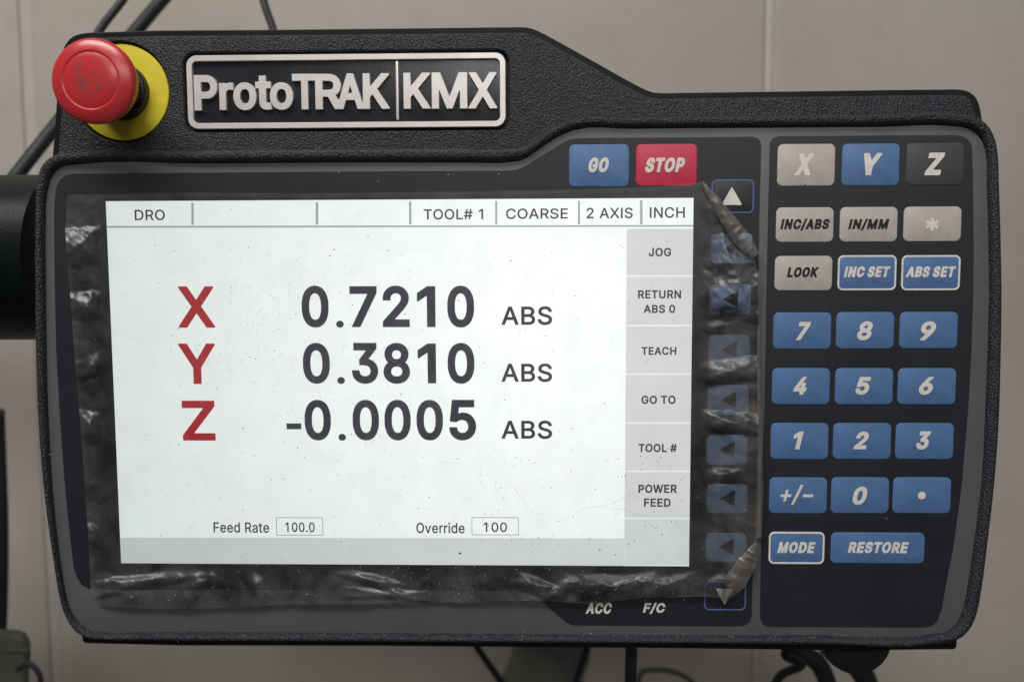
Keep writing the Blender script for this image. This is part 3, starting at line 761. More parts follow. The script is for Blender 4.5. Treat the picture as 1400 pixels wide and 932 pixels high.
hous_px = [(67, 400), (67.5, 300), (69, 240), (72, 203), (74, 180), (76, 150), (79, 105), (83, 76), (89, 60), (99, 49.5), (114, 45),
           (135, 43.8), (365, 40.5), (600, 38), (700, 36.9), (716, 36.9), (726, 38.4), (736, 42.3), (762, 56), (815, 85.5), (868, 115),
           (884, 123), (893, 126), (904, 127), (930, 126.7), (1100, 124.5), (1290, 122.2), (1312, 122.2), (1325, 125),
           (1334, 132), (1339.5, 143), (1342.5, 158), (1347, 200), (1352, 300), (1349, 500), (1331, 740), (1317, 830), (1311, 862),
           (1309.5, 870), (1309, 878), (1308, 885), (1305, 887.5), (1296, 887.8), (900, 886), (500, 883), (126, 879.7), (117, 879.3),
           (113.5, 877.5), (111.5, 870), (108, 855), (95, 790), (78, 600)]
hous = ccw(xz(spline(hous_px, 3), -HF * -1))

ESX = at(167, 126.7, 0.0052)
R_DISC = 64.8 * PX_AT(ESX)
badge_c = at(472, 124.3, 0.0035)
BW, BH = (691.4 - 252.6) * PX_AT(badge_c), (174.4 - 75.2) * PX_AT(badge_c)

bm = bmesh.new()
fil = 0.0023
zlow = min(q[1] for q in hous)
loops = []
for d_, h_ in ((0.0022, -0.006), (0.0019, -0.0010), (0.0021, -0.0004), (0.0025, -0.0001), (0.0030, 0.0)):     # front moulding, tight round at its rim
    L = []
    for (x, z), (xa, za) in zip(hous, inset(hous, d_)):
        L.append((xa, -(HF + h_), za))
    loops.append(L)
vs = loft(bm, loops)
bm.faces.new(vs[0])
front = [bm.edges.get((vs[-1][i], vs[-1][(i + 1) % len(vs[-1])])) for i in range(len(vs[-1]))]
rec_badge = rrect(badge_c.x, badge_c.z, BW + 0.0030, BH + 0.0030, 0.0047, 8)
rec_stop = [(ESX.x + (R_DISC + 0.0011) * math.cos(2 * math.pi * k / 72), ESX.z + (R_DISC + 0.0011) * math.sin(2 * math.pi * k / 72))
            for k in range(72)]
for loop, depth in ((rec_badge, 0.0026), (rec_stop, 0.0022)):
    rv = loft(bm, [[(x, -HF, z) for x, z in loop], [(x, -HF + 0.0006, z) for x, z in inset(loop, 0.0004)],
                   [(x, -HF + depth, z) for x, z in inset(loop, 0.0005)]])
    bm.faces.new(rv[-1])
    front += [bm.edges.get((rv[0][i], rv[0][(i + 1) % len(rv[0])])) for i in range(len(rv[0]))]
bmesh.ops.triangle_fill(bm, edges=front, use_beauty=True)
finish(bm, 'housing', M['housing'], pendant, angle=30)
shell = ccw(xz(spline(hous_px, 3), HF - 0.0022))
bm = bmesh.new()
vs = loft(bm, [[(x, 0.060, z) for x, z in inset(shell, 0.0006)], [(x, -(HF - 0.0030), z) for x, z in shell],
               [(x, -(HF - 0.0024), z) for x, z in inset(shell, 0.0002)], [(x, -(HF - 0.0022), z) for x, z in inset(shell, 0.0005)],
               [(x, -(HF - 0.0022), z) for x, z in inset(shell, 0.0032)], [(x, -(HF - 0.0050), z) for x, z in inset(shell, 0.0033)]])
bm.faces.new(vs[0])
bm.faces.new(vs[-1])
finish(bm, 'rear_shell', M['shell'], pendant, angle=30)

pair = [((50, 300), (63.5, 309)), ((51, 262), (65, 271)), ((54, 238), (69, 251)), ((60, 224), (73, 241)), ((69, 215.5), (79, 233.5)),
        ((82, 209.5), (86, 229)), ((100, 207), (98, 227)), ((280, 205.5), (280, 225)), ((480, 203), (480, 223.5)), ((640, 202.5), (640, 223.5)),
        ((700, 202), (697, 223)), ((716, 199), (714, 220)), ((742, 182), (742, 202)), ((766, 166), (768, 186)), ((783, 160.5), (786, 179)),
        ((860, 159.5), (862, 177.5)), ((1050, 157), (1050, 176)), ((1200, 155.5), (1200, 175)), ((1310, 154.5), (1306, 174.4)),
        ((1332, 159), (1322, 177)), ((1349, 171), (1335, 185)), ((1359, 190), (1343, 198)), ((1363, 212), (1347, 213)),
        ((1364.5, 247), (1348, 247)), ((1367.5, 343), (1350.5, 343)), ((1368.5, 412), (1351, 412)), ((1367.5, 480), (1349, 480)),
        ((1365.5, 560), (1346, 560)), ((1359, 655), (1341, 655)), ((1350, 735), (1331.5, 735)), ((1341, 805), (1321, 805)),
        ((1335, 836), (1315, 834)), ((1326, 857), (1305, 853)), ((1313, 870), (1294, 862)), ((1290, 876), (1279, 865)),
        ((1100, 878), (1100, 866.5)), ((800, 877), (800, 866)), ((480, 875), (480, 863.5)), ((200, 873), (200, 862.5)), ((140, 872), (140, 862.5)),
        ((122, 870), (124, 860)), ((107, 862), (112, 852.5)), ((96, 848), (103, 842)), ((88, 830), (96, 829)), ((83, 810), (90.5, 807)),
        ((76, 767), (84, 767)), ((66, 700), (76, 700)), ((57.5, 620), (70, 620)), ((53, 545), (66.5, 545)), ((50.5, 470), (65, 472)),
        ((49.5, 394), (64, 394))]
outer = xz(spline([p[0] for p in pair], 4))
inner = xz(spline([p[1] for p in pair], 4))
prof = [(0.0, -0.0085), (0.0, -0.0012), (0.025, 0.0002), (0.08, 0.0012), (0.17, 0.0020), (0.28, 0.0024), (0.42, 0.00245), (0.58, 0.0023),
        (0.70, 0.0019), (0.80, 0.0012), (0.88, 0.0003), (0.95, -0.0005), (1.0, -0.0008), (1.03, -0.003)]
bm = bmesh.new()
loft(bm, [[(o[0] + (i[0] - o[0]) * t, -h, o[1] + (i[1] - o[1]) * t) for o, i in zip(outer, inner)] for t, h in prof])
finish(bm, 'bezel', M['housing'], pendant, angle=60)

plate(inset(ccw(inner), -0.0003), -0.003, 0.0, 0.0001, 'membrane_overlay', M['overlay'], pendant)

black_px = [(74, 300), (74.5, 275), (77, 257), (82, 246), (90, 239.5), (100, 237.5), (300, 236), (480, 234.5), (695, 233.5), (706, 232.5),
            (716, 228.5), (770, 195), (780, 190.5), (792, 189), (940, 188), (1028, 187), (1036, 189), (1040, 195), (1040.5, 205), (1038, 300),
            (1035, 560), (1030, 760), (1027.5, 840), (1025, 849), (1018, 854.5), (1005, 855.5), (943, 855), (790, 854), (781, 853.5),
            (773, 849), (730, 813), (722, 808.5), (712, 807), (480, 806), (140, 805), (122, 804), (112, 799), (105, 788), (101, 775), (96, 735),
            (88.5, 660), (82, 570), (77, 480), (75, 394)]
plate(xz(black_px), -0.0004, 0.00015, 0.00005, 'screen_surround', M['black'], pendant, steps=1)
pad_px = [(1052, 210), (1052.5, 196), (1056, 189), (1064, 186.5), (1200, 185.5), (1308, 185), (1319, 187.5), (1326, 194), (1329, 205), (1330, 247),
          (1331, 343), (1330.5, 400), (1328, 480), (1323.5, 560), (1315, 660), (1304.5, 740), (1294, 795), (1287, 833), (1282, 847), (1275, 854),
          (1264, 857), (1050, 856), (1043, 853), (1039.5, 846), (1039, 836), (1042, 640), (1045, 560), (1049, 343)]
plate(xz(pad_px), -0.0004, 0.00015, 0.00005, 'keypad_surround', M['black'], pendant, steps=1)

# keys -------------------------------------------------------------
KH = 0.00024
_km = {}


def key_mesh(w, h, r, mat):
    k = (w, h, r, mat.name)
    if k not in _km:
        bm = bmesh.new()
        pts = rrect(0, 0, w, h, r, 6)
        loops = [[(x, 0.0001, z) for x, z in pts]]
        b = 0.00022
        for j in range(4):
            a = math.pi / 2 * j / 3
            loops.append([(x, -(KH - b + b * math.sin(a)), z) for x, z in inset(pts, b * (1 - math.cos(a)))])
        vs = loft(bm, loops)
        bm.faces.new(vs[-1])
        bmesh.ops.recalc_face_normals(bm, faces=bm.faces)
        for f in bm.faces:
            f.smooth = True
        me = bpy.data.meshes.new('key')
        bm.to_mesh(me)
        bm.free()
        me.materials.append(mat)
        _km[k] = me
    return _km[k]


def frame_mesh(w, h, r, t, z0, z1):
    bm = bmesh.new()
    o, i = rrect(0, 0, w, h, r, 6), rrect(0, 0, w - 2 * t, h - 2 * t, r - t, 6)
    b = min(0.0001, t * 0.2)
    loft(bm, [[(x, -z0, z) for x, z in o], [(x, -z1 + b, z) for x, z in o], [(x, -z1, z) for x, z in inset(o, b)],
              [(x, -z1, z) for x, z in inset(i, -b)], [(x, -z1 + b, z) for x, z in i], [(x, -z0, z) for x, z in i]])
    bmesh.ops.recalc_face_normals(bm, faces=bm.faces)
    me = bpy.data.meshes.new('outline')
    bm.to_mesh(me)
    bm.free()
    return me


def make_key(box, mat, legend, lbox, lmat, label, outline=None, bold=0.085, size=None, shear=0.20, space=0.0):
    x0, y0, x1, y1 = box
    c = at((x0 + x1) / 2, (y0 + y1) / 2, -0.00012)
    w, h = size if size else ((x1 - x0), (y1 - y0))
    s = PX_AT(c)
    me = key_mesh(round(w * s, 5), round(h * s, 5), round(7.5 * s, 5), M[mat])
    o = link(me, 'key', None, pendant, loc=c)
    tag(o, label)
    if outline:
        f = frame_mesh(w * s - 0.00005, h * s - 0.00005, 7.4 * s, 2.6 * s, KH - 0.0002, KH + 0.00008)
        link(f, 'outline', M[outline], o, loc=c)
    if legend:
        put_text(legend, lbox, KH + 0.00012 + 0.00007, 'legend', M[lmat], o, bold=bold, shear=shear, space=space)
    return o


B3, S2 = (78.5, 50), (78, 47)
make_key((778, 198, 860, 255), 'blue', 'GO', (804.5, 215.6, 832.5, 235.6), 'white', 'blue key marked GO')
make_key((869.5, 197.5, 952.6, 254), 'red', 'STOP', (882.3, 215.6, 936.5, 235.5), 'white', 'red key marked STOP')
for bx, m_, t, lb, lm, lab in (
        ((1063, 197.5, 1141, 254), 'pale', 'X', (1086, 210, 1113.5, 240), 'faded', 'pale grey key marked X'),
        ((1151.5, 197, 1228.7, 253.5), 'blue', 'Y', (1181, 209.6, 1206, 239.5), 'white', 'blue key marked Y'),
        ((1238.6, 196, 1317, 253), 'dark', 'Z', (1264.5, 209, 1291.5, 239.5), 'white', 'dark grey key marked Z')):
    make_key(bx, m_, t, lb, lm, lab, size=(78, 56.5), bold=0.085)
make_key((1061.5, 284, 1138.7, 330.6), 'pale', 'INC/ABS', (1067, 299, 1134, 315), 'ink', 'pale grey key marked INC/ABS', size=S2)
make_key((1148.7, 283.6, 1226, 330), 'pale', 'IN/MM', (1160, 299, 1215.5, 315), 'ink', 'pale grey key marked IN/MM', size=S2)
make_key((1235, 282.6, 1314, 330), 'pale', '*', (1265.5, 298.5, 1283.5, 315.5), 'white', 'pale grey key marked with a star', size=S2, shear=0.0, bold=0.035)
make_key((1059.7, 350.5, 1137, 396.6), 'pale', 'LOOK', (1076, 365, 1119.5, 379), 'ink', 'pale grey key marked LOOK', size=S2)
make_key((1145.6, 349, 1224.6, 397), 'blue', 'INC SET', (1154, 364, 1217, 379), 'white', 'white outlined blue key marked INC SET', outline='white', size=(79.5, 48))
make_key((1232.5, 349, 1312, 397), 'blue', 'ABS SET', (1238.6, 364, 1306.6, 379), 'white', 'white outlined blue key marked ABS SET', outline='white', size=(79.5, 48))
for bx, t, lb in (
        ((1056.7, 427, 1136.3, 477), '7', (1088.5, 440, 1108.5, 465)), ((1143, 426, 1222, 477), '8', (1172, 439, 1193, 465)),
        ((1229.4, 426, 1309, 476.6), '9', (1258.5, 439, 1279.5, 465)), ((1055, 502.7, 1134.6, 553), '4', (1084.5, 515, 1103, 539.5)),
        ((1141.5, 502.7, 1220.4, 553), '5', (1170, 515, 1190.6, 539.5)), ((1227, 502.7, 1306.6, 553), '6', (1256.5, 515, 1276, 539.5)),
        ((1053.7, 578, 1132, 627.4), '1', (1085, 589.5, 1098.5, 614)), ((1138.7, 578, 1217.7, 627.4), '2', (1167, 589.5, 1187.5, 614)),
        ((1224, 578, 1303.5, 627.4), '3', (1253, 589, 1272.5, 614.5)), ((1051.7, 652.6, 1130, 701), '+/\u2212', (1067, 662, 1112, 690)),
        ((1136, 652.3, 1215, 701), '0', (1166, 664.5, 1185.5, 690)), ((1221, 652.3, 1299, 701), '\u2022', (1255, 671.6, 1265.6, 682.2))):
    nm = {'+/\u2212': 'plus and minus', '\u2022': 'with a dot'}.get(t, t)
    make_key(bx, 'blue', t, lb, 'white', 'blue key marked ' + nm, size=B3, bold=0.075 if t not in ('+/\u2212', '\u2022') else 0.03,
             shear=0.22 if t != '\u2022' else 0)
make_key((1051, 726, 1126.7, 771), 'blue', 'MODE', (1063, 740, 1115, 756), 'white', 'white outlined blue key marked MODE', outline='white')
make_key((1136, 727, 1263, 770), 'blue', 'RESTORE', (1159.5, 740, 1242, 756), 'white', 'wide blue key marked RESTORE')


def tri_mesh(pts, rad, h):
    """small rounded triangle print"""
    out, n = [], len(pts)
    for i in range(n):
        a, b, c = Vector(pts[i - 1]), Vector(pts[i]), Vector(pts[(i + 1) % n])
        p, q = b + (a - b).normalized() * rad, b + (c - b).normalized() * rad
        for k in range(5):
            t = k / 4
            v = p * (1 - t) ** 2 + b * 2 * t * (1 - t) + q * t * t
            out.append((v.x, v.y))
    out = ccw(out)
    bm = bmesh.new()
    vs = loft(bm, [[(x, 0, z) for x, z in out], [(x, -h, z) for x, z in inset(out, h * 0.5)]])
    bm.faces.new(vs[-1])
    bmesh.ops.recalc_face_normals(bm, faces=bm.faces)
    me = bpy.data.meshes.new('arrow')
    bm.to_mesh(me)
    bm.free()
    return me


soft_w, soft_h = 56 * PX, 41 * PX
soft = [(1000.0, 340.0), (998.3, 409), (996.8, 478), (995.3, 546.5), (993.7, 614.5), (993.9, 681.3), (992.5, 747.5)]
arrow_me = None
for cx, cy in soft:
    c = at(cx, cy, -0.00012)
    o = link(key_mesh(round(soft_w, 5), round(soft_h, 5), round(7 * PX, 5), M['soft']), 'key', None, pendant, loc=c)
    tag(o, 'slate blue soft key with dark arrow')
    if arrow_me is None:
        arrow_me = tri_mesh([(-0.0029, 0), (0.0026, 0.0033), (0.0026, -0.0030)], 0.0006, 0.00012)
    ca = at(cx + 1, cy, -(KH + 0.00012))
    link(arrow_me, 'arrow', M['ink'], o, loc=ca)
for (x0, y0, x1, y1), pts, lab in (((972.5, 245.5, 1031, 292), [(1000.6, 255), (986.5, 280.5), (1015, 280.5)], 'blue outlined black key with pale up arrow'),
                                   ((962.5, 793, 1020, 834.5), [(1003.5, 804), (978, 804), (990.6, 826.5)], 'blue outlined black key with pale down arrow')):
    c = at((x0 + x1) / 2, (y0 + y1) / 2, -0.00012)
    w, h = (x1 - x0) * PX_AT(c), (y1 - y0) * PX_AT(c)
    o = link(key_mesh(round(w, 5), round(h, 5), round(8 * PX, 5), M['black']), 'key', None, pendant, loc=c)
    tag(o, lab)
    link(frame_mesh(w - 0.00005, h - 0.00005, 8 * PX, 2.4 * PX, KH - 0.0002, KH + 0.00006), 'outline', M['outline'], o, loc=c)
    a0 = at(*pts[0], -(KH + 0.00012))
    link(tri_mesh([((p.x - a0.x), (p.z - a0.z)) for p in (at(q[0], q[1], -(KH + 0.00012)) for q in pts)], 0.0008, 0.0001), 'arrow', M['white'], o, loc=a0)
put_text('ACC', (800.5, 823, 836.5, 838.8), 0.00022, 'lettering', M['white'], pendant, bold=0.07, shear=0.20)
put_text('F/C', (879, 823, 909.5, 839), 0.00022, 'lettering', M['white'], pendant, bold=0.07, shear=0.20)

# screen -----------------------------------------------------------
HS = 0.00030
scr = plate(xz([(144.5, 275.2), (948.3, 270.6), (942, 773.6), (165.6, 769.4)], HS), 0.0, HS, 0.00003, 'screen', M['lit'], pendant, steps=1)
tag(scr, 'lit white readout screen')


def cell(px, mat, name, h):
    return plate(xz(px, h), HS - 0.0001, h, 0.00001, name, M[mat], scr, steps=1)


HC = HS + 0.00006
top = lambda x: 275.2 + (x - 144.5) * (270.6 - 275.2) / 803.8
bot = lambda x: 310.2 + (x - 148) * (-1.4) / 800
sx = [(148.5, 261.2), (265.2, 431.2), (435.4, 558.8), (562.8, 676.6), (680.2, 789.6), (793.4, 874.6), (878.8, 945.5)]
cell([(146.3, 310.2 + 1.3), (947.8, 309 + 1.0), (948, 307.6), (146.3, 309)], 'lit_line', 'divider', HC)
for (a0, a1), (b0, b1) in zip(sx, sx[1:]):
    cell([(a1 + 0.4, top(a1) + 3), (b0 - 0.4, top(b0) + 3), (b0 - 0.3, bot(b0) - 2.4), (a1 + 0.5, bot(a1) - 2.4)], 'lit_line', 'divider', HC)
side_y = [312, 377.2, 445, 511, 577.8, 643.8, 708.2, 773.0]
lx = lambda y: 857.0 - (y - 312) * 3.6 / 460
rx = lambda y: 947.7 - (y - 312) * 5.7 / 460
for i, (a, b) in enumerate(zip(side_y, side_y[1:])):
    cell([(lx(a), a + 1), (rx(a), a + 1), (rx(b), b - 0.8), (lx(b), b - 0.8)], 'lit_grey' if i < 6 else 'lit_strip', 'menu_cell', HC)
    if i < 6:
        cell([(lx(b), b - 0.7), (rx(b), b - 0.7), (rx(b), b + 0.8), (lx(b), b + 0.8)], 'lit_edge', 'divider', HC + 0.00002)
cell([(164.3, 734.3), (853.2, 735.6), (853.0, 773.0), (165.8, 769.2)], 'lit_strip', 'status_strip', HC)
HT = HC + 0.00005
for t, bx in (('DRO', (183.8, 286.7, 225.6, 301.2)), ('TOOL# 1', (579, 285.8, 660.6, 300.2)), ('COARSE', (691.8, 285, 776.4, 299.3)),
              ('2 AXIS', (802, 284, 865, 298.7)), ('INCH', (888.4, 283.2, 936.2, 298))):
    put_text(t, bx, HT, 'lettering', M['digit_small'], scr, bold=0.024)
for t, bx in (('JOG', (887, 338.8, 917.6, 350.7)), ('RETURN', (872.4, 396.6, 931, 408.2)), ('ABS 0', (880, 416.5, 923, 428)),
              ('TEACH', (877, 474, 924.6, 485.2)), ('GO TO', (877, 540.4, 923.5, 552.2)), ('TOOL #', (873, 606.2, 925.4, 618)),
              ('POWER', (873, 661.8, 925.4, 673.8)), ('FEED', (880.5, 680.8, 916.8, 692.5))):
    put_text(t, bx, HT, 'lettering', M['digit_small'], scr, bold=0.050)
for t, bx in (('X', (242.8, 391.4, 293.8, 448)), ('Y', (244, 469.4, 294.8, 525)), ('Z', (249, 547.2, 294.4, 602.4))):
    put_text(t, bx, HT, 'lettering', M['axis_red'], scr, bold=0.046)
rows = [(('0', 412.3, 449.3), ('.', 459.5, 470), ('7', 478, 515.4), ('2', 523, 560), ('1', 570, 595.4), ('0', 611.5, 648.2), 390.4, 447.8),
        (('0', 414, 451), ('.', 461, 471.6), ('3', 480.7, 517), ('8', 524, 560.6), ('1', 571, 596.2), ('0', 612, 648.6), 468.4, 524.7),
        (('-', 391.6, 412), ('0', 416.3, 452.4), ('.', 462.7, 473), ('0', 482, 518.2), ('0', 525.6, 561.5), ('0', 569.4, 605.6),
         ('5', 614, 651), 546, 602.2)]
for r in rows:
    y0, y1 = r[-2], r[-1]
    for ch, a, b in r[:-2]:
        ya, yb = y0, y1
        if ch == '.':
            ya = y1 - 9.6
        elif ch == '-':
            ya, yb = y0 + 32.4, y0 + 40.6
        elif ch in '721':
            ya, yb = y0 + (0.8 if ch != '2' else 0), y1 - 0.6
        put_text(ch, (a, ya, b, yb), HT, 'digit', M['digit'], scr, bold=0.048 if ch not in '.-' else 0.0)
for y0, y1 in ((418.6, 444.4), (496.6, 522.2), (574.4, 600)):
    put_text('ABS', (685.4, y0, 754.8, y1), HT, 'lettering', M['digit_small'], scr, bold=0.030)
put_text('Feed Rate', (291.5, 713.4, 368.2, 728), HT, 'lettering', M['digit_small'], scr, bold=0.022)
put_text('100.0', (390, 713.4, 430.3, 727.2), HT, 'lettering', M['digit_small'], scr, bold=0.022)
put_text('Override', (569, 713.8, 635.3, 728.8), HT, 'lettering', M['digit_small'], scr, bold=0.022)
put_text('100', (661, 713.4, 693.2, 727), HT, 'lettering', M['digit_small'], scr, bold=0.022)
for bx in ((377.2, 706.4, 442, 732), (644.6, 706.2, 709.2, 731.6)):
    c = at((bx[0] + bx[2]) / 2, (bx[1] + bx[3]) / 2, -HC)
    s = PX_AT(c)
    me = frame_mesh((bx[2] - bx[0]) * s, (bx[3] - bx[1]) * s, 0.0004, 1.1 * s, -0.00005, 0.00003)
    link(me, 'value_box', M['lit_line'], scr, loc=c)

# badge ------------------------------------------------------------
HB = HF - 0.0004
nameplate = plate(rrect(badge_c.x, badge_c.z, BW - 0.0006, BH - 0.0006, 0.0036, 8), HF - 0.0027, HB - 0.0008, 0.0004, 'nameplate', M['badge'], pendant)
o_, i_ = rrect(badge_c.x, badge_c.z, BW, BH, 0.0038, 8), rrect(badge_c.x, badge_c.z, BW - 2 * 0.0021, BH - 2 * 0.0021, 0.0018, 8)
bm = bmesh.new()
h1 = HB + 0.0004
b_ = 0.00018
vs = loft(bm, [[(x, -(HF - 0.0024), z) for x, z in o_], [(x, -h1 + b_, z) for x, z in o_], [(x, -h1, z) for x, z in inset(o_, b_)],
               [(x, -h1, z) for x, z in inset(i_, -b_)], [(x, -h1 + b_, z) for x, z in i_], [(x, -(HB - 0.0012), z) for x, z in i_]])
finish(bm, 'badge_border', M['metal'], nameplate, angle=30)
GL = HB + 0.0005
for li, (ch, x0, x1, y0, y1) in enumerate((('P', 265, 297.3, 103.3, 151), ('r', 299.5, 319.3, 113.6, 150.4), ('o', 318.6, 350.6, 113.2, 150.6), ('t', 348.8, 371.6, 104, 150),
                           ('o', 368.6, 400.8, 113, 150.2), ('T', 399.2, 433.6, 101.6, 149.4), ('R', 430.6, 468.6, 101.6, 149.2),
                           ('A', 459.4, 498, 101, 149), ('K', 495.8, 532.6, 100.8, 148.8), ('K', 551.4, 588.6, 100, 148.6), ('M', 590, 639, 99.6, 148.4),
                           ('X', 640, 680, 99.4, 148.2))):
    put_text(ch, (x0, y0, x1, y1), GL + 0.00001 * (li % 3), 'letter', M['metal'], nameplate, bold=0.055, thick=0.0014, bev=0.00012)
dv = at(543, 124, -GL)
plate(rrect(dv.x, dv.z, 3.6 * PX, 78 * PX, 0.0004, 3), GL - 0.0012, GL, 0.0002, 'badge_divider', M['metal'], nameplate)

# emergency stop ---------------------------------------------------
stop_y = -(HF - 0.0022)
es = Vector((ESX.x, stop_y, ESX.z))
R = R_DISC
collar_r = 38.5 * PX
prof = [(collar_r, 0.0), (collar_r, 0.0048), (collar_r - 0.0004, 0.0054), (collar_r - 0.0009, 0.0056), (collar_r - 0.0011, 0.0056)]
stop = finish(lathe(prof, 64), 'stop_button', M['collar'], pendant, loc=es)
tag(stop, 'red emergency stop button on yellow ring')
prof = [(R, 0.0), (R, 0.0010), (R - 0.0002, 0.00125), (R - 0.0005, 0.0013), (collar_r - 0.0002, 0.0013), (collar_r - 0.0002, 0.0)]
bm = bmesh.new()
loft(bm, [[(r * math.cos(2 * math.pi * k / 80), -h, r * math.sin(2 * math.pi * k / 80)) for k in range(80)] for r, h in prof])
finish(bm, 'yellow_ring', M['yellow'], stop, loc=es)
sr = 33 * PX
prof = [(sr, 0.005), (sr, 0.0135), (sr - 0.0006, 0.0138), (sr - 0.0006, 0.018)]
finish(lathe(prof, 48), 'stem', M['stem'], stop, loc=es)
capf = at(127, 110, -0.0195)
cr = 58.3 * PX_AT(capf)
HCAP = 0.0195 + 0.0022 + 0.004 - 0.0025
prof = [(cr * 0.66, HCAP - 0.0105), (cr * 0.80, HCAP - 0.0095), (cr * 0.92, HCAP - 0.0062), (cr * 0.985, HCAP - 0.0030), (cr * 1.0, HCAP - 0.0009), (cr * 0.997, HCAP - 0.0003),
        (cr * 0.985, HCAP + 0.00015), (cr * 0.93, HCAP + 0.0007), (cr * 0.82, HCAP + 0.0014), (cr * 0.705, HCAP + 0.00195), (cr * 0.685, HCAP + 0.00200),
        (cr * 0.67, HCAP + 0.00178), (cr * 0.65, HCAP + 0.00174), (cr * 0.63, HCAP + 0.00190), (cr * 0.5, HCAP + 0.0023), (cr * 0.35, HCAP + 0.0026), (cr * 0.18, HCAP + 0.0028), (cr * 0.03, HCAP + 0.00285)]
teeth = {1: 0.035, 2: 0.035, 3: 0.03, 4: 0.012}
finish(lathe(prof, 128, teeth), 'button_cap', M['cap'], stop, angle=60, loc=es)

# knob under the panel -----------------------------------------------
kc = at(1163, 866, 0.022)
kr = 46.5 * PX_AT(kc)
prof = [(kr * 0.8, -0.010), (kr * 0.97, -0.008), (kr, -0.005), (kr, 0.005), (kr * 0.95, 0.008), (kr * 0.75, 0.010), (kr * 0.3, 0.011)]
finish(lathe(prof, 64, {2: 0.03, 3: 0.03}), 'locking_knob', M['rubber'], pendant, loc=kc)

# ------------------------------------------------------------------ protective film
SX0, SX1, SY0, SY1 = 146, 947, 272, 772


def poly(pts, n):
    pts = [Vector(p) for p in pts]
    L = [0]
    for a, b in zip(pts, pts[1:]):
        L.append(L[-1] + (b - a).length)
    out = []
    for k in range(n):
        s = L[-1] * k / (n - 1)
        i = max(j for j in range(len(L) - 1) if L[j] <= s + 1e-9)
        t = (s - L[i]) / (L[i + 1] - L[i])
        out.append(pts[i].lerp(pts[i + 1], min(t, 1)))
    return np.array([tuple(p) for p in out])


film_top = [(92, 266), (160, 265.5), (260, 263), (420, 264.5), (640, 262), (800, 259), (900, 255), (957, 249)]
film_left = [(92, 266), (90, 300), (89, 317), (93, 370), (96, 406), (100, 460), (102, 491), (109, 568), (115, 650), (120, 720), (122, 760), (124, 806), (136, 827)]
film_bot = [(136, 827), (150, 829), (231, 832.7), (330, 829.5), (396, 825.5), (494, 826), (560, 822), (640, 823.6), (700, 820.5), (760, 822), (815, 825.5), (843, 821.5),
            (877, 817.5), (926, 816), (960, 815), (986, 817)]
film_right = [(957, 249), (972, 268), (990, 292), (1010, 318), (1028, 345), (1036, 372), (1037, 430), (1036, 500), (1037.5, 575), (1038, 640), (1039, 690),
              (1037, 735), (1028, 755), (1012, 785), (998, 808), (986, 817)]
NU, NV = 420, 250
T_, B_, L_, R_ = poly(film_top, NU), poly(film_bot, NU), poly(film_left, NV), poly(film_right, NV)
u = np.linspace(0, 1, NU)[None, :, None]
v = np.linspace(0, 1, NV)[:, None, None]
G = (1 - v) * T_[None] + v * B_[None] + (1 - u) * L_[:, None] + u * R_[:, None] \
    - ((1 - u) * (1 - v) * T_[0] + u * (1 - v) * T_[-1] + (1 - u) * v * B_[0] + u * v * B_[-1])
rng = np.random.default_rng(11)
LAT = rng.random((64, 64))


def vnoise(x, y, off=0):
    x = x + off * 7.31
    y = y + off * 3.77
    xi, yi = np.floor(x).astype(int), np.floor(y).astype(int)
    fx, fy = x - xi, y - yi
    fx, fy = fx * fx * (3 - 2 * fx), fy * fy * (3 - 2 * fy)
    g = lambda a, b: LAT[a % 64, b % 64]
    return (g(xi, yi) * (1 - fx) + g(xi + 1, yi) * fx) * (1 - fy) + (g(xi, yi + 1) * (1 - fx) + g(xi + 1, yi + 1) * fx) * fy


def ridged(x, y, off=0):
    return 1 - np.abs(2 * vnoise(x, y, off) - 1)


X, Y = G[..., 0], G[..., 1]
dl, dr, db, dt = SX0 - 2 - X, X - SX1 - 4, Y - SY1 - 2, SY0 - 2 - Y
sm = lambda d, w: np.clip(d / w, 0, 1) ** 2 * (3 - 2 * np.clip(d / w, 0, 1))
wl, wr, wb = sm(dl, 26), sm(dr, 30), sm(db, 24)
wx, wy = X + 14 * vnoise(X / 40, Y / 40, 1), Y + 16 * vnoise(X / 30, Y / 30, 2)


def facets(x, y, cell, seed, ang):
    """crumpled sheet: square-based pyramids round scattered points, height = distance to the nearest point"""
    ca, sa = math.cos(ang), math.sin(ang)
    xi, yi = np.floor(x / cell).astype(int), np.floor(y / cell).astype(int)
    best = np.full(x.shape, 1e9)
    for a in (-1, 0, 1):
        for b in (-1, 0, 1):
            i, j = xi + a, yi + b
            px = (i + LAT[(i + seed) % 64, (j * 3 + seed) % 64]) * cell
            py = (j + LAT[(j + 2 * seed) % 64, (i * 5 + seed) % 64]) * cell
            t = ang + 1.5 * LAT[(i * 2 + seed) % 64, (j + 7) % 64]
            c_, s_ = np.cos(t), np.sin(t)
            u_, v_ = (x - px) * c_ + (y - py) * s_, -(x - px) * s_ + (y - py) * c_
            best = np.minimum(best, np.maximum(np.abs(u_), np.abs(v_) * 0.8))
    return best


def bulge(cx, cy, rx_, ry_, amp, rot=0.0):
    """a loose pocket of film"""
    c_, s_ = math.cos(rot), math.sin(rot)
    u_, v_ = ((X - cx) * c_ + (Y - cy) * s_) / rx_, (-(X - cx) * s_ + (Y - cy) * c_) / ry_
    return amp * np.clip(1 - np.maximum(np.abs(u_), np.abs(v_)) + 0.18 * (vnoise(X / 6, Y / 6, 33) - 0.5), 0, 1)


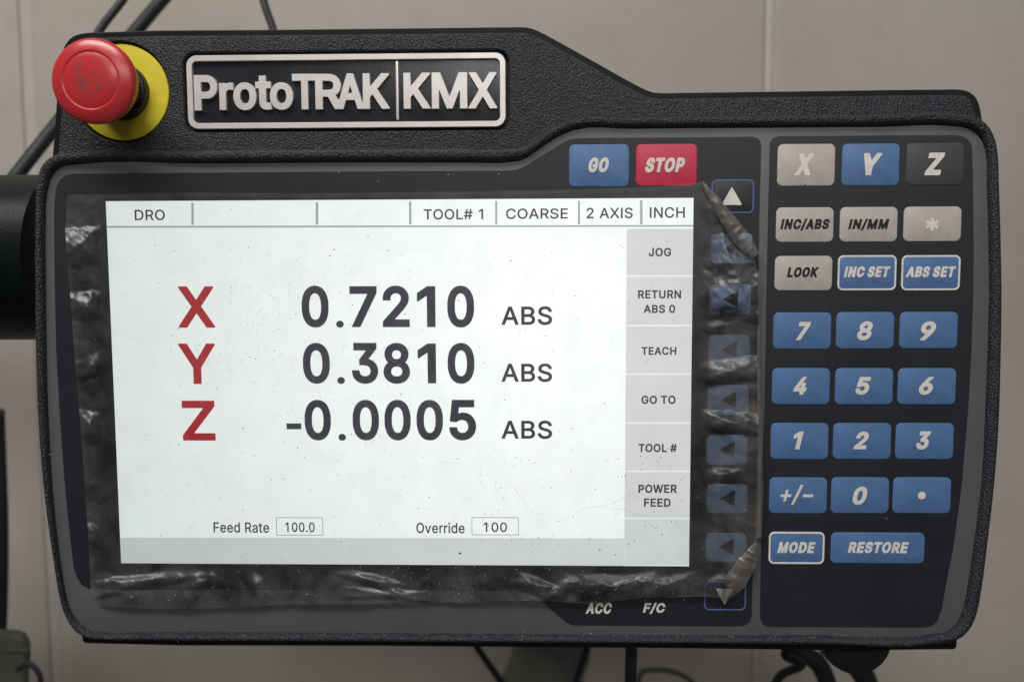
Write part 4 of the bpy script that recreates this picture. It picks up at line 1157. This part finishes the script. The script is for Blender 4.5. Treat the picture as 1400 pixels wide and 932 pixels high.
left_w = 3.0 * ridged(wx / 95, wy / 44, 3) ** 2 + 0.13 * facets(wx, wy, 26, 5, 0.4) + 0.5 * vnoise(X / 11, Y / 10, 5) \
    + bulge(103, 338, 42, 26, 17, -0.15) + bulge(112, 417, 36, 20, 14) + bulge(128, 500, 32, 16, 9, -0.3) + bulge(128, 585, 34, 24, 13, 0.1) \
    + bulge(138, 735, 36, 14, 10, 0.4)
right_w = 4.0 * ridged(wx / 190, wy / 62 + X / 400, 6) ** 1.6 + 0.10 * facets(wx, wy, 34, 9, 0.2) + 0.4 * vnoise(X / 14, Y / 12, 8) \
    + bulge(1005, 405, 52, 34, 12, 0.1) + bulge(995, 508, 60, 17, 11, -0.12) + bulge(1000, 578, 58, 15, 11, 0.1) + bulge(985, 650, 36, 10, 5) + bulge(1000, 360, 36, 26, 10, 0.6)
bot_w = 3.0 * ridged(wx / 75 + Y / 90, wy / 60 - X / 170, 9) ** 2 + 0.07 * facets(wx, wy, 34, 13, 0.8) + 0.4 * vnoise(X / 13, Y / 13, 12) \
    + bulge(200, 792, 95, 13, 10, -0.2) + bulge(265, 800, 34, 15, 7, -0.9) + bulge(350, 800, 30, 12, 5, 1.0) + bulge(500, 790, 60, 9, 9, 0.30) + bulge(530, 812, 70, 8, 6, 0.05) \
    + bulge(730, 800, 40, 13, 7, 0.4) + bulge(770, 806, 26, 12, 7, -0.8) + bulge(840, 802, 60, 20, 6, 0.0) + bulge(910, 800, 46, 16, 6, -0.1)
inn = 0.22 * vnoise(X / 22, Y / 22, 13) + 0.16 * ridged(wx / 9, wy / 9, 14) * sm(120 - np.hypot(X - 370, Y - 470) * 0.75, 60)
# a pair of long creases running in from the right lower corner
for (ax, ay, bx, by, amp) in ((770, 700, 925, 652, 0.9), (830, 698, 912, 706, 0.9), (640, 622, 712, 668, 0.7), (520, 672, 610, 716, 0.7), (505, 470, 585, 530, 0.45), (1000, 0, 1000, 0, 0)):
    if amp:
        tt = np.clip(((X - ax) * (bx - ax) + (Y - ay) * (by - ay)) / ((bx - ax) ** 2 + (by - ay) ** 2), 0, 1)
        dd = np.hypot(X - ax - tt * (bx - ax), Y - ay - tt * (by - ay) + 5 * (vnoise(X / 16, Y / 16, 20) - 0.5))
        inn = inn + amp * np.clip(1 - dd / 3.2, 0, 1)
hpx = inn + left_w * wl + right_w * wr + bot_w * np.maximum(wb - wl * 0.3, 0)
H = 0.00105 + hpx * PX
n = NU * NV
co = [tuple(at(X[j, i], Y[j, i], -H[j, i])) for j in range(NV) for i in range(NU)]
faces = [(j * NU + i, (j + 1) * NU + i, (j + 1) * NU + i + 1, j * NU + i + 1) for j in range(NV - 1) for i in range(NU - 1)]
me = bpy.data.meshes.new('protective_film')
me.from_pydata(co, [], faces)
me.polygons.foreach_set('use_smooth', [True] * len(faces))
me.update()
la = me.attributes.new('loose', 'FLOAT', 'POINT')
la.data.foreach_set('value', np.clip(np.maximum(np.maximum(wl * 0.18, wr * 0.55), wb * 0.30), 0, 1).astype(np.float32).ravel())
film = link(me, 'protective_film', M['film'])
tag(film, 'clear crinkled protective film peeling off the readout screen at its edges', 'film')


def flap(centre, widths, name, seed, lift=0.0012):
    """turned-over strip of film along a centre line"""
    cpts = poly(centre, 60)
    wid = np.interp(np.linspace(0, 1, 60), np.linspace(0, 1, len(widths)), widths)
    bm = bmesh.new()
    loops = []
    for i in range(60):
        a, b = cpts[max(i - 1, 0)], cpts[min(i + 1, 59)]
        d = (b - a) / np.linalg.norm(b - a)
        nn = np.array([-d[1], d[0]])
        L = []
        for k in range(9):
            s = k / 8 - 0.5
            p = cpts[i] + nn * s * wid[i] + (random.random() - 0.5) * 0.6
            hh = lift + PX * (6 * (0.25 - s * s) * 2 + 2.2 * float(ridged(np.array(i / 5.0), np.array(k / 3.0), seed)))
            L.append(tuple(at(p[0], p[1], -hh)))
        loops.append(L)
    loft(bm, loops, close=False)
    return finish(bm, name, M['film_fold'], film, angle=180)


flap([(960, 249), (978, 275), (997, 303), (1014, 327), (1033, 350)], [5, 14, 20, 24, 14], 'folded_strip', 31, 0.0022)
flap([(1036, 742), (1022, 768), (1006, 794), (990.5, 822)], [8, 26, 30, 4], 'folded_strip', 37, 0.0020)
flap([(1037.5, 372), (1037, 470), (1038, 580), (1039.5, 670), (1037.5, 735)], [5, 5, 6, 8, 8], 'folded_strip', 41, 0.0016)

def crease(pts, wid, seed):
    """a sharp fold line in the film where it lies on the screen"""
    c = spline([(a + random.uniform(-2, 2), b + random.uniform(-2, 2)) for a, b in pts], 10, closed=False)
    L0, L1, L2 = [], [], []
    for i, (a, b) in enumerate(c):
        w_ = wid * (0.35 + 0.9 * random.random()) * math.sin(math.pi * (i + 0.5) / len(c)) ** 0.5
        b += 1.6 * (random.random() - 0.5)
        h = 0.0015
        L0.append(tuple(at(a, b - w_, -h)))
        L1.append(tuple(at(a, b, -h - 0.0003)))
        L2.append(tuple(at(a, b + w_, -h)))
    bm = bmesh.new()
    loft(bm, [L0, L1, L2], close=False)
    finish(bm, 'crease', M['film_crease'], film, angle=180)


for pts, wid in ((((575, 615), (598, 628), (632, 632), (650, 652), (668, 668), (705, 666), (735, 690)), 0.5), (((690, 653), (712, 680), (730, 697), (755, 700)), 0.5),
                 (((525, 670), (548, 678), (566, 694), (590, 696), (612, 714)), 0.45), (((775, 708), (800, 694), (828, 690), (866, 672), (905, 655)), 0.8),
                 (((828, 694), (850, 695), (872, 701), (890, 704)), 1.0), (((500, 478), (525, 490), (552, 508), (562, 518)), 0.6), (((495, 548), (512, 566), (530, 585)), 0.5),
                 (((270, 610), (277, 640), (284, 664)), 0.4), (((815, 760), (828, 748), (850, 735)), 0.6)):
    crease(pts, wid, 1)

# trapped air: small curled blisters in the film over the left half of the screen
bm = bmesh.new()
for _ in range(150):
    if random.random() < 0.6:
        cx, cy = random.gauss(370, 45), random.gauss(470, 60)
    else:
        cx, cy = random.uniform(170, 840), random.uniform(330, 760)
    a0, rr, arc = random.uniform(0, 6.28), random.uniform(1.8, 6.5), random.uniform(0.8, 2.6)
    L0, L1, L2 = [], [], []
    for k in range(6):
        t = a0 + arc * k / 5
        w_ = 0.15 + 0.55 * math.sin(math.pi * k / 5)
        for L, q, h in ((L0, -w_, 0.0014), (L1, 0.0, 0.0017), (L2, w_, 0.0014)):
            L.append(tuple(at(cx + (rr + q) * math.cos(t) * 0.8, cy + (rr + q) * math.sin(t) * 1.25, -h)))
    loft(bm, [L0, L1, L2], close=False)
tag(finish(bm, 'air_blisters', M['film_crease'], film, angle=180), kind='stuff')

# ------------------------------------------------------------------ swarf and dust lying on the film and the panel
def specks(name, mat, label, items):
    bm = bmesh.new()
    for px, py, h, ln, wd, ang in items:
        c = at(px, py, -h)
        k = random.choice((4, 5, 6))
        L0, L1 = [], []
        for q in range(k):
            a = 2 * math.pi * q / k + random.uniform(-0.3, 0.3)
            x, z = math.cos(a) * ln * random.uniform(0.7, 1.1), math.sin(a) * wd * random.uniform(0.7, 1.1)
            xx, zz = x * math.cos(ang) - z * math.sin(ang), x * math.sin(ang) + z * math.cos(ang)
            L0.append((c.x + xx, c.y, c.z + zz))
            L1.append((c.x + xx * 0.7, c.y - wd * 0.8, c.z + zz * 0.7))
        vs = loft(bm, [L0, L1])
        bm.faces.new(vs[-1])
    o = finish(bm, name, mat)
    return tag(o, label, None, None, 'stuff')


def hfilm(px, py):
    d = (X - px) ** 2 + (Y - py) ** 2
    return float(H.flat[int(d.argmin())]) + 0.00005


dark, pale = [], []
for px, py, s in ((629, 756, 4.2), (820, 751, 2.8), (630, 437, 2.6), (587, 679, 2.0), (462, 630, 1.8), (316, 392, 2.2), (245, 607, 2.6), (388, 654, 2.2), (300, 681, 2.0),
                  (185, 356, 1.6), (449, 512, 2.0), (448, 398, 1.4), (331, 760, 1.6), (626, 627, 2.0), (746, 459, 2.0), (662, 496, 1.8), (695, 322, 1.4), (894, 699, 1.8)):
    dark.append((px, py, hfilm(px, py), s * PX * 0.55, s * PX * 0.38, random.uniform(0, 3.1)))
for _ in range(420):
    px, py = random.uniform(152, 945), random.uniform(280, 768)
    if random.random() < 0.45:
        px, py = random.gauss(400, 110), random.gauss(480, 110)
    if random.random() < 0.35:
        px, py = random.uniform(640, 940), random.uniform(620, 768)
    if not (152 < px < 942 and 280 < py < 768):
        continue
    s = random.choice((0.55, 0.65, 0.8, 0.95, 1.3))
    dark.append((px, py, hfilm(px, py), s * PX * random.uniform(0.6, 1.7), s * PX * 0.5, random.uniform(0, 3.1)))
for _ in range(200):
    px, py = random.uniform(112, 1030), random.uniform(280, 822)
    if 150 < px < 940 and py < 772 and random.random() < 0.8:
        py = random.uniform(774, 822)
    pale.append((px, py, hfilm(px, py), random.uniform(0.3, 0.9) * PX, random.uniform(0.3, 0.7) * PX, random.uniform(0, 3.1)))
for _ in range(90):
    px = random.uniform(120, 1290)
    py = 868.5 + random.gauss(0, 1.2) - (1.5 if px < 600 else -0.5)
    pale.append((px, py, 0.0016, random.uniform(0.3, 0.9) * PX, random.uniform(0.3, 0.7) * PX, random.uniform(0, 3.1)))
for px, py, h in ((682, 238, 0.0003), (613, 239, 0.0003), (73, 670, 0.0012), (68, 621, 0.0012), (255, 858, 0.0003), (243, 876, 0.0014), (1212, 708, 0.0003), (463, 236, 0.0003),
                  (517, 248, 0.0003), (716, 862, 0.0003), (808, 866, 0.0006), (420, 812, 0.0022), (180, 816, 0.0022)):
    pale.append((px, py, h, random.uniform(0.7, 1.5) * PX, random.uniform(0.6, 0.9) * PX, random.uniform(0, 3.1)))
for px, py, sz in ((1101, 252.5, 2.6), (1096, 252, 1.4), (1303, 530, 1.0), (1290, 743, 1.2), (1212, 370, 1.0), (1148, 735, 1.2), (1252, 763, 1.3), (1109, 440, 0.9), (1282, 258, 1.2), (915, 243, 1.0),
                   (286, 229, 1.2), (368, 80, 1.2), (536, 67, 1.1), (190, 80, 1.2)):
    dark.append((px, py, 0.0004 if py > 190 else -0.0026, sz * PX * 0.6, sz * PX * 0.4, random.uniform(0, 3.1)))
specks('metal_swarf', M['speck_dark'], 'tiny dark metal chips scattered on the film over the screen', dark)
specks('dust', M['speck_pale'], 'pale dust grains on the film and along the panel rim', pale)

# ------------------------------------------------------------------ support arm and cables behind
ya = 0.045
a_top, a_bot = at(20, 239.5, ya), at(20, 464, ya)
ar = (a_top.z - a_bot.z) / 2
az = (a_top.z + a_bot.z) / 2
bm = tube_mesh([(-0.75, ya, az - 0.001), (-0.4, ya, az), (at(46, 350, ya).x, ya, az), (at(90, 350, ya).x, ya, az)], ar, 72)
arm = finish(bm, 'support_arm', M['arm'])
tag(arm, 'thick greenish black tube arm holding the panel at its left side', 'support arm')


def cable(pts, rad, name, label, mat='rubber', cat='cable', group=None):
    P3 = [tuple(at(p[0], p[1], p[2])) for p in pts]
    o = finish(tube_mesh(spline(P3, 8, closed=False), rad, 14), name, M[mat], angle=180)
    return tag(o, label, cat, group or 'black cables around the panel')


cable([(205, -60, 0.16), (168, 0, 0.15), (135, 44, 0.14), (115, 90, 0.13), (118, 160, 0.12), (140, 240, 0.10)], 0.0021, 'cable',
      'thin black cable running up behind the red stop button')
cable([(285, -70, 0.20), (222, 0, 0.19), (186, 42, 0.18), (128, 108, 0.17), (74, 175, 0.155), (24, 238, 0.14), (-40, 320, 0.13)], 0.0037, 'cable',
      'thick black cable slanting past the upper left corner down to the arm')
cable([(352, -60, 0.17), (360, 0, 0.16), (374, 42, 0.15), (392, 110, 0.13), (400, 180, 0.11)], 0.0021, 'cable',
      'thin black cable rising above the badge')
cable([(863, 850, 0.03), (863, 888, 0.03), (862, 935, 0.032), (862, 1010, 0.035)], 0.0024, 'cable',
      'straight black cable hanging below the middle of the panel')
cable([(1092, 872, 0.11), (1073, 893, 0.11), (1096, 908, 0.115), (1066, 924, 0.12), (1056, 950, 0.12), (1080, 990, 0.12)], 0.0022, 'cable',
      'looped thin black cable below the right side knob')
cable([(-4, 560, 0.2), (-1, 640, 0.2), (1.5, 720, 0.2), (1, 800, 0.2), (-2, 880, 0.2), (-10, 960, 0.2)], 0.0042, 'cable',
      'thick dark cable hanging at the far left below the arm')
cable([(24, 915, 0.13), (40, 907, 0.13), (52, 918, 0.13), (56, 945, 0.13), (50, 990, 0.13)], 0.0014, 'cable',
      'thin black wire loop beside the grey plug at lower left')

# grey plug, lower left
pc = at(8, 915, 0.15)
s = PX_AT(pc)
bmq = xz([(-40, 862), (20, 864), (30, 868), (36, 880), (36.5, 905), (34, 925), (36, 990), (-40, 990)], -0.15)
plug = thing('plug', 'grey green plastic plug at the lower left corner below the arm', 'plug', at(0, 985, 0.15))
plate(bmq, -0.154, -0.148, 0.003, 'plug_body', M['plug'], plug)
plate(xz([(-40, 884), (37.5, 886), (37.5, 892), (-40, 890)], -0.1475), -0.150, -0.1470, 0.0006, 'plug_rib', M['plug'], plug)

# dark nozzle with two rods, below the panel
yb = 0.20
noz = thing('coolant_nozzle', 'blurred dark grey nozzle body with two black rods below the middle of the panel', 'nozzle', at(740, 990, yb))
bm = bmesh.new()
P_ = lambda a, b, y: tuple(at(a, b, y))
cols = [(640, 860), (690, 700)]
prof = [(704, 808, 850), (700, 808, 885), (695, 806, 905), (684, 798, 925), (672, 800, 950), (668, 806, 1000)]
loops = []
for x0, x1, yy in prof:
    cxp, hw = (x0 + x1) / 2, (x1 - x0) / 2
    L = []
    for k in range(24):
        a = 2 * math.pi * k / 24
        L.append(P_(cxp + hw * math.cos(a), yy, yb - 0.022 * math.sin(a)))
    loops.append(L)
vs = loft(bm, loops)
bm.faces.new(vs[0])
bm.faces.new(vs[-1])
finish(bm, 'nozzle_body', M['smoke'], noz)
for pts in ([(636, 860), (656, 890), (680, 924), (690, 940)], [(806, 850), (801, 890), (789, 926), (786, 945)]):
    finish(tube_mesh([P_(a, b, yb - 0.028) for a, b in pts], 0.0019, 12), 'rod', M['rubber'], noz)

# strap bracket below the knob
yk = 0.16
br = thing('hose_clamp', 'black curved clamp hanging behind the knob at lower right', 'clamp', at(1150, 1000, yk))
bm = tube_mesh(spline([P_(a, b, yk) for a, b in ((1066, 868), (1090, 888), (1118, 906), (1130, 930), (1128, 990))], 8, False), 0.0050, 16)
finish(bm, 'clamp_strap', M['rubber'], br)
bm = tube_mesh(spline([P_(a, b, yk + 0.01) for a, b in ((1130, 880), (1162, 900), (1182, 925), (1184, 990))], 8, False), 0.0062, 16)
finish(bm, 'clamp_strap', M['rubber'], br)
# pale tray rim far below, right of the hanging cable
yt = 0.22
bm = tube_mesh(spline([P_(a, b, yt) for a, b in ((872, 960), (880, 917), (900, 915), (930, 921), (948, 934), (954, 970))], 8, False), 0.0016, 12)
tray = finish(bm, 'wire_handle', M['plug'])
tag(tray, 'blurred grey wire handle right of the hanging cable', 'handle')
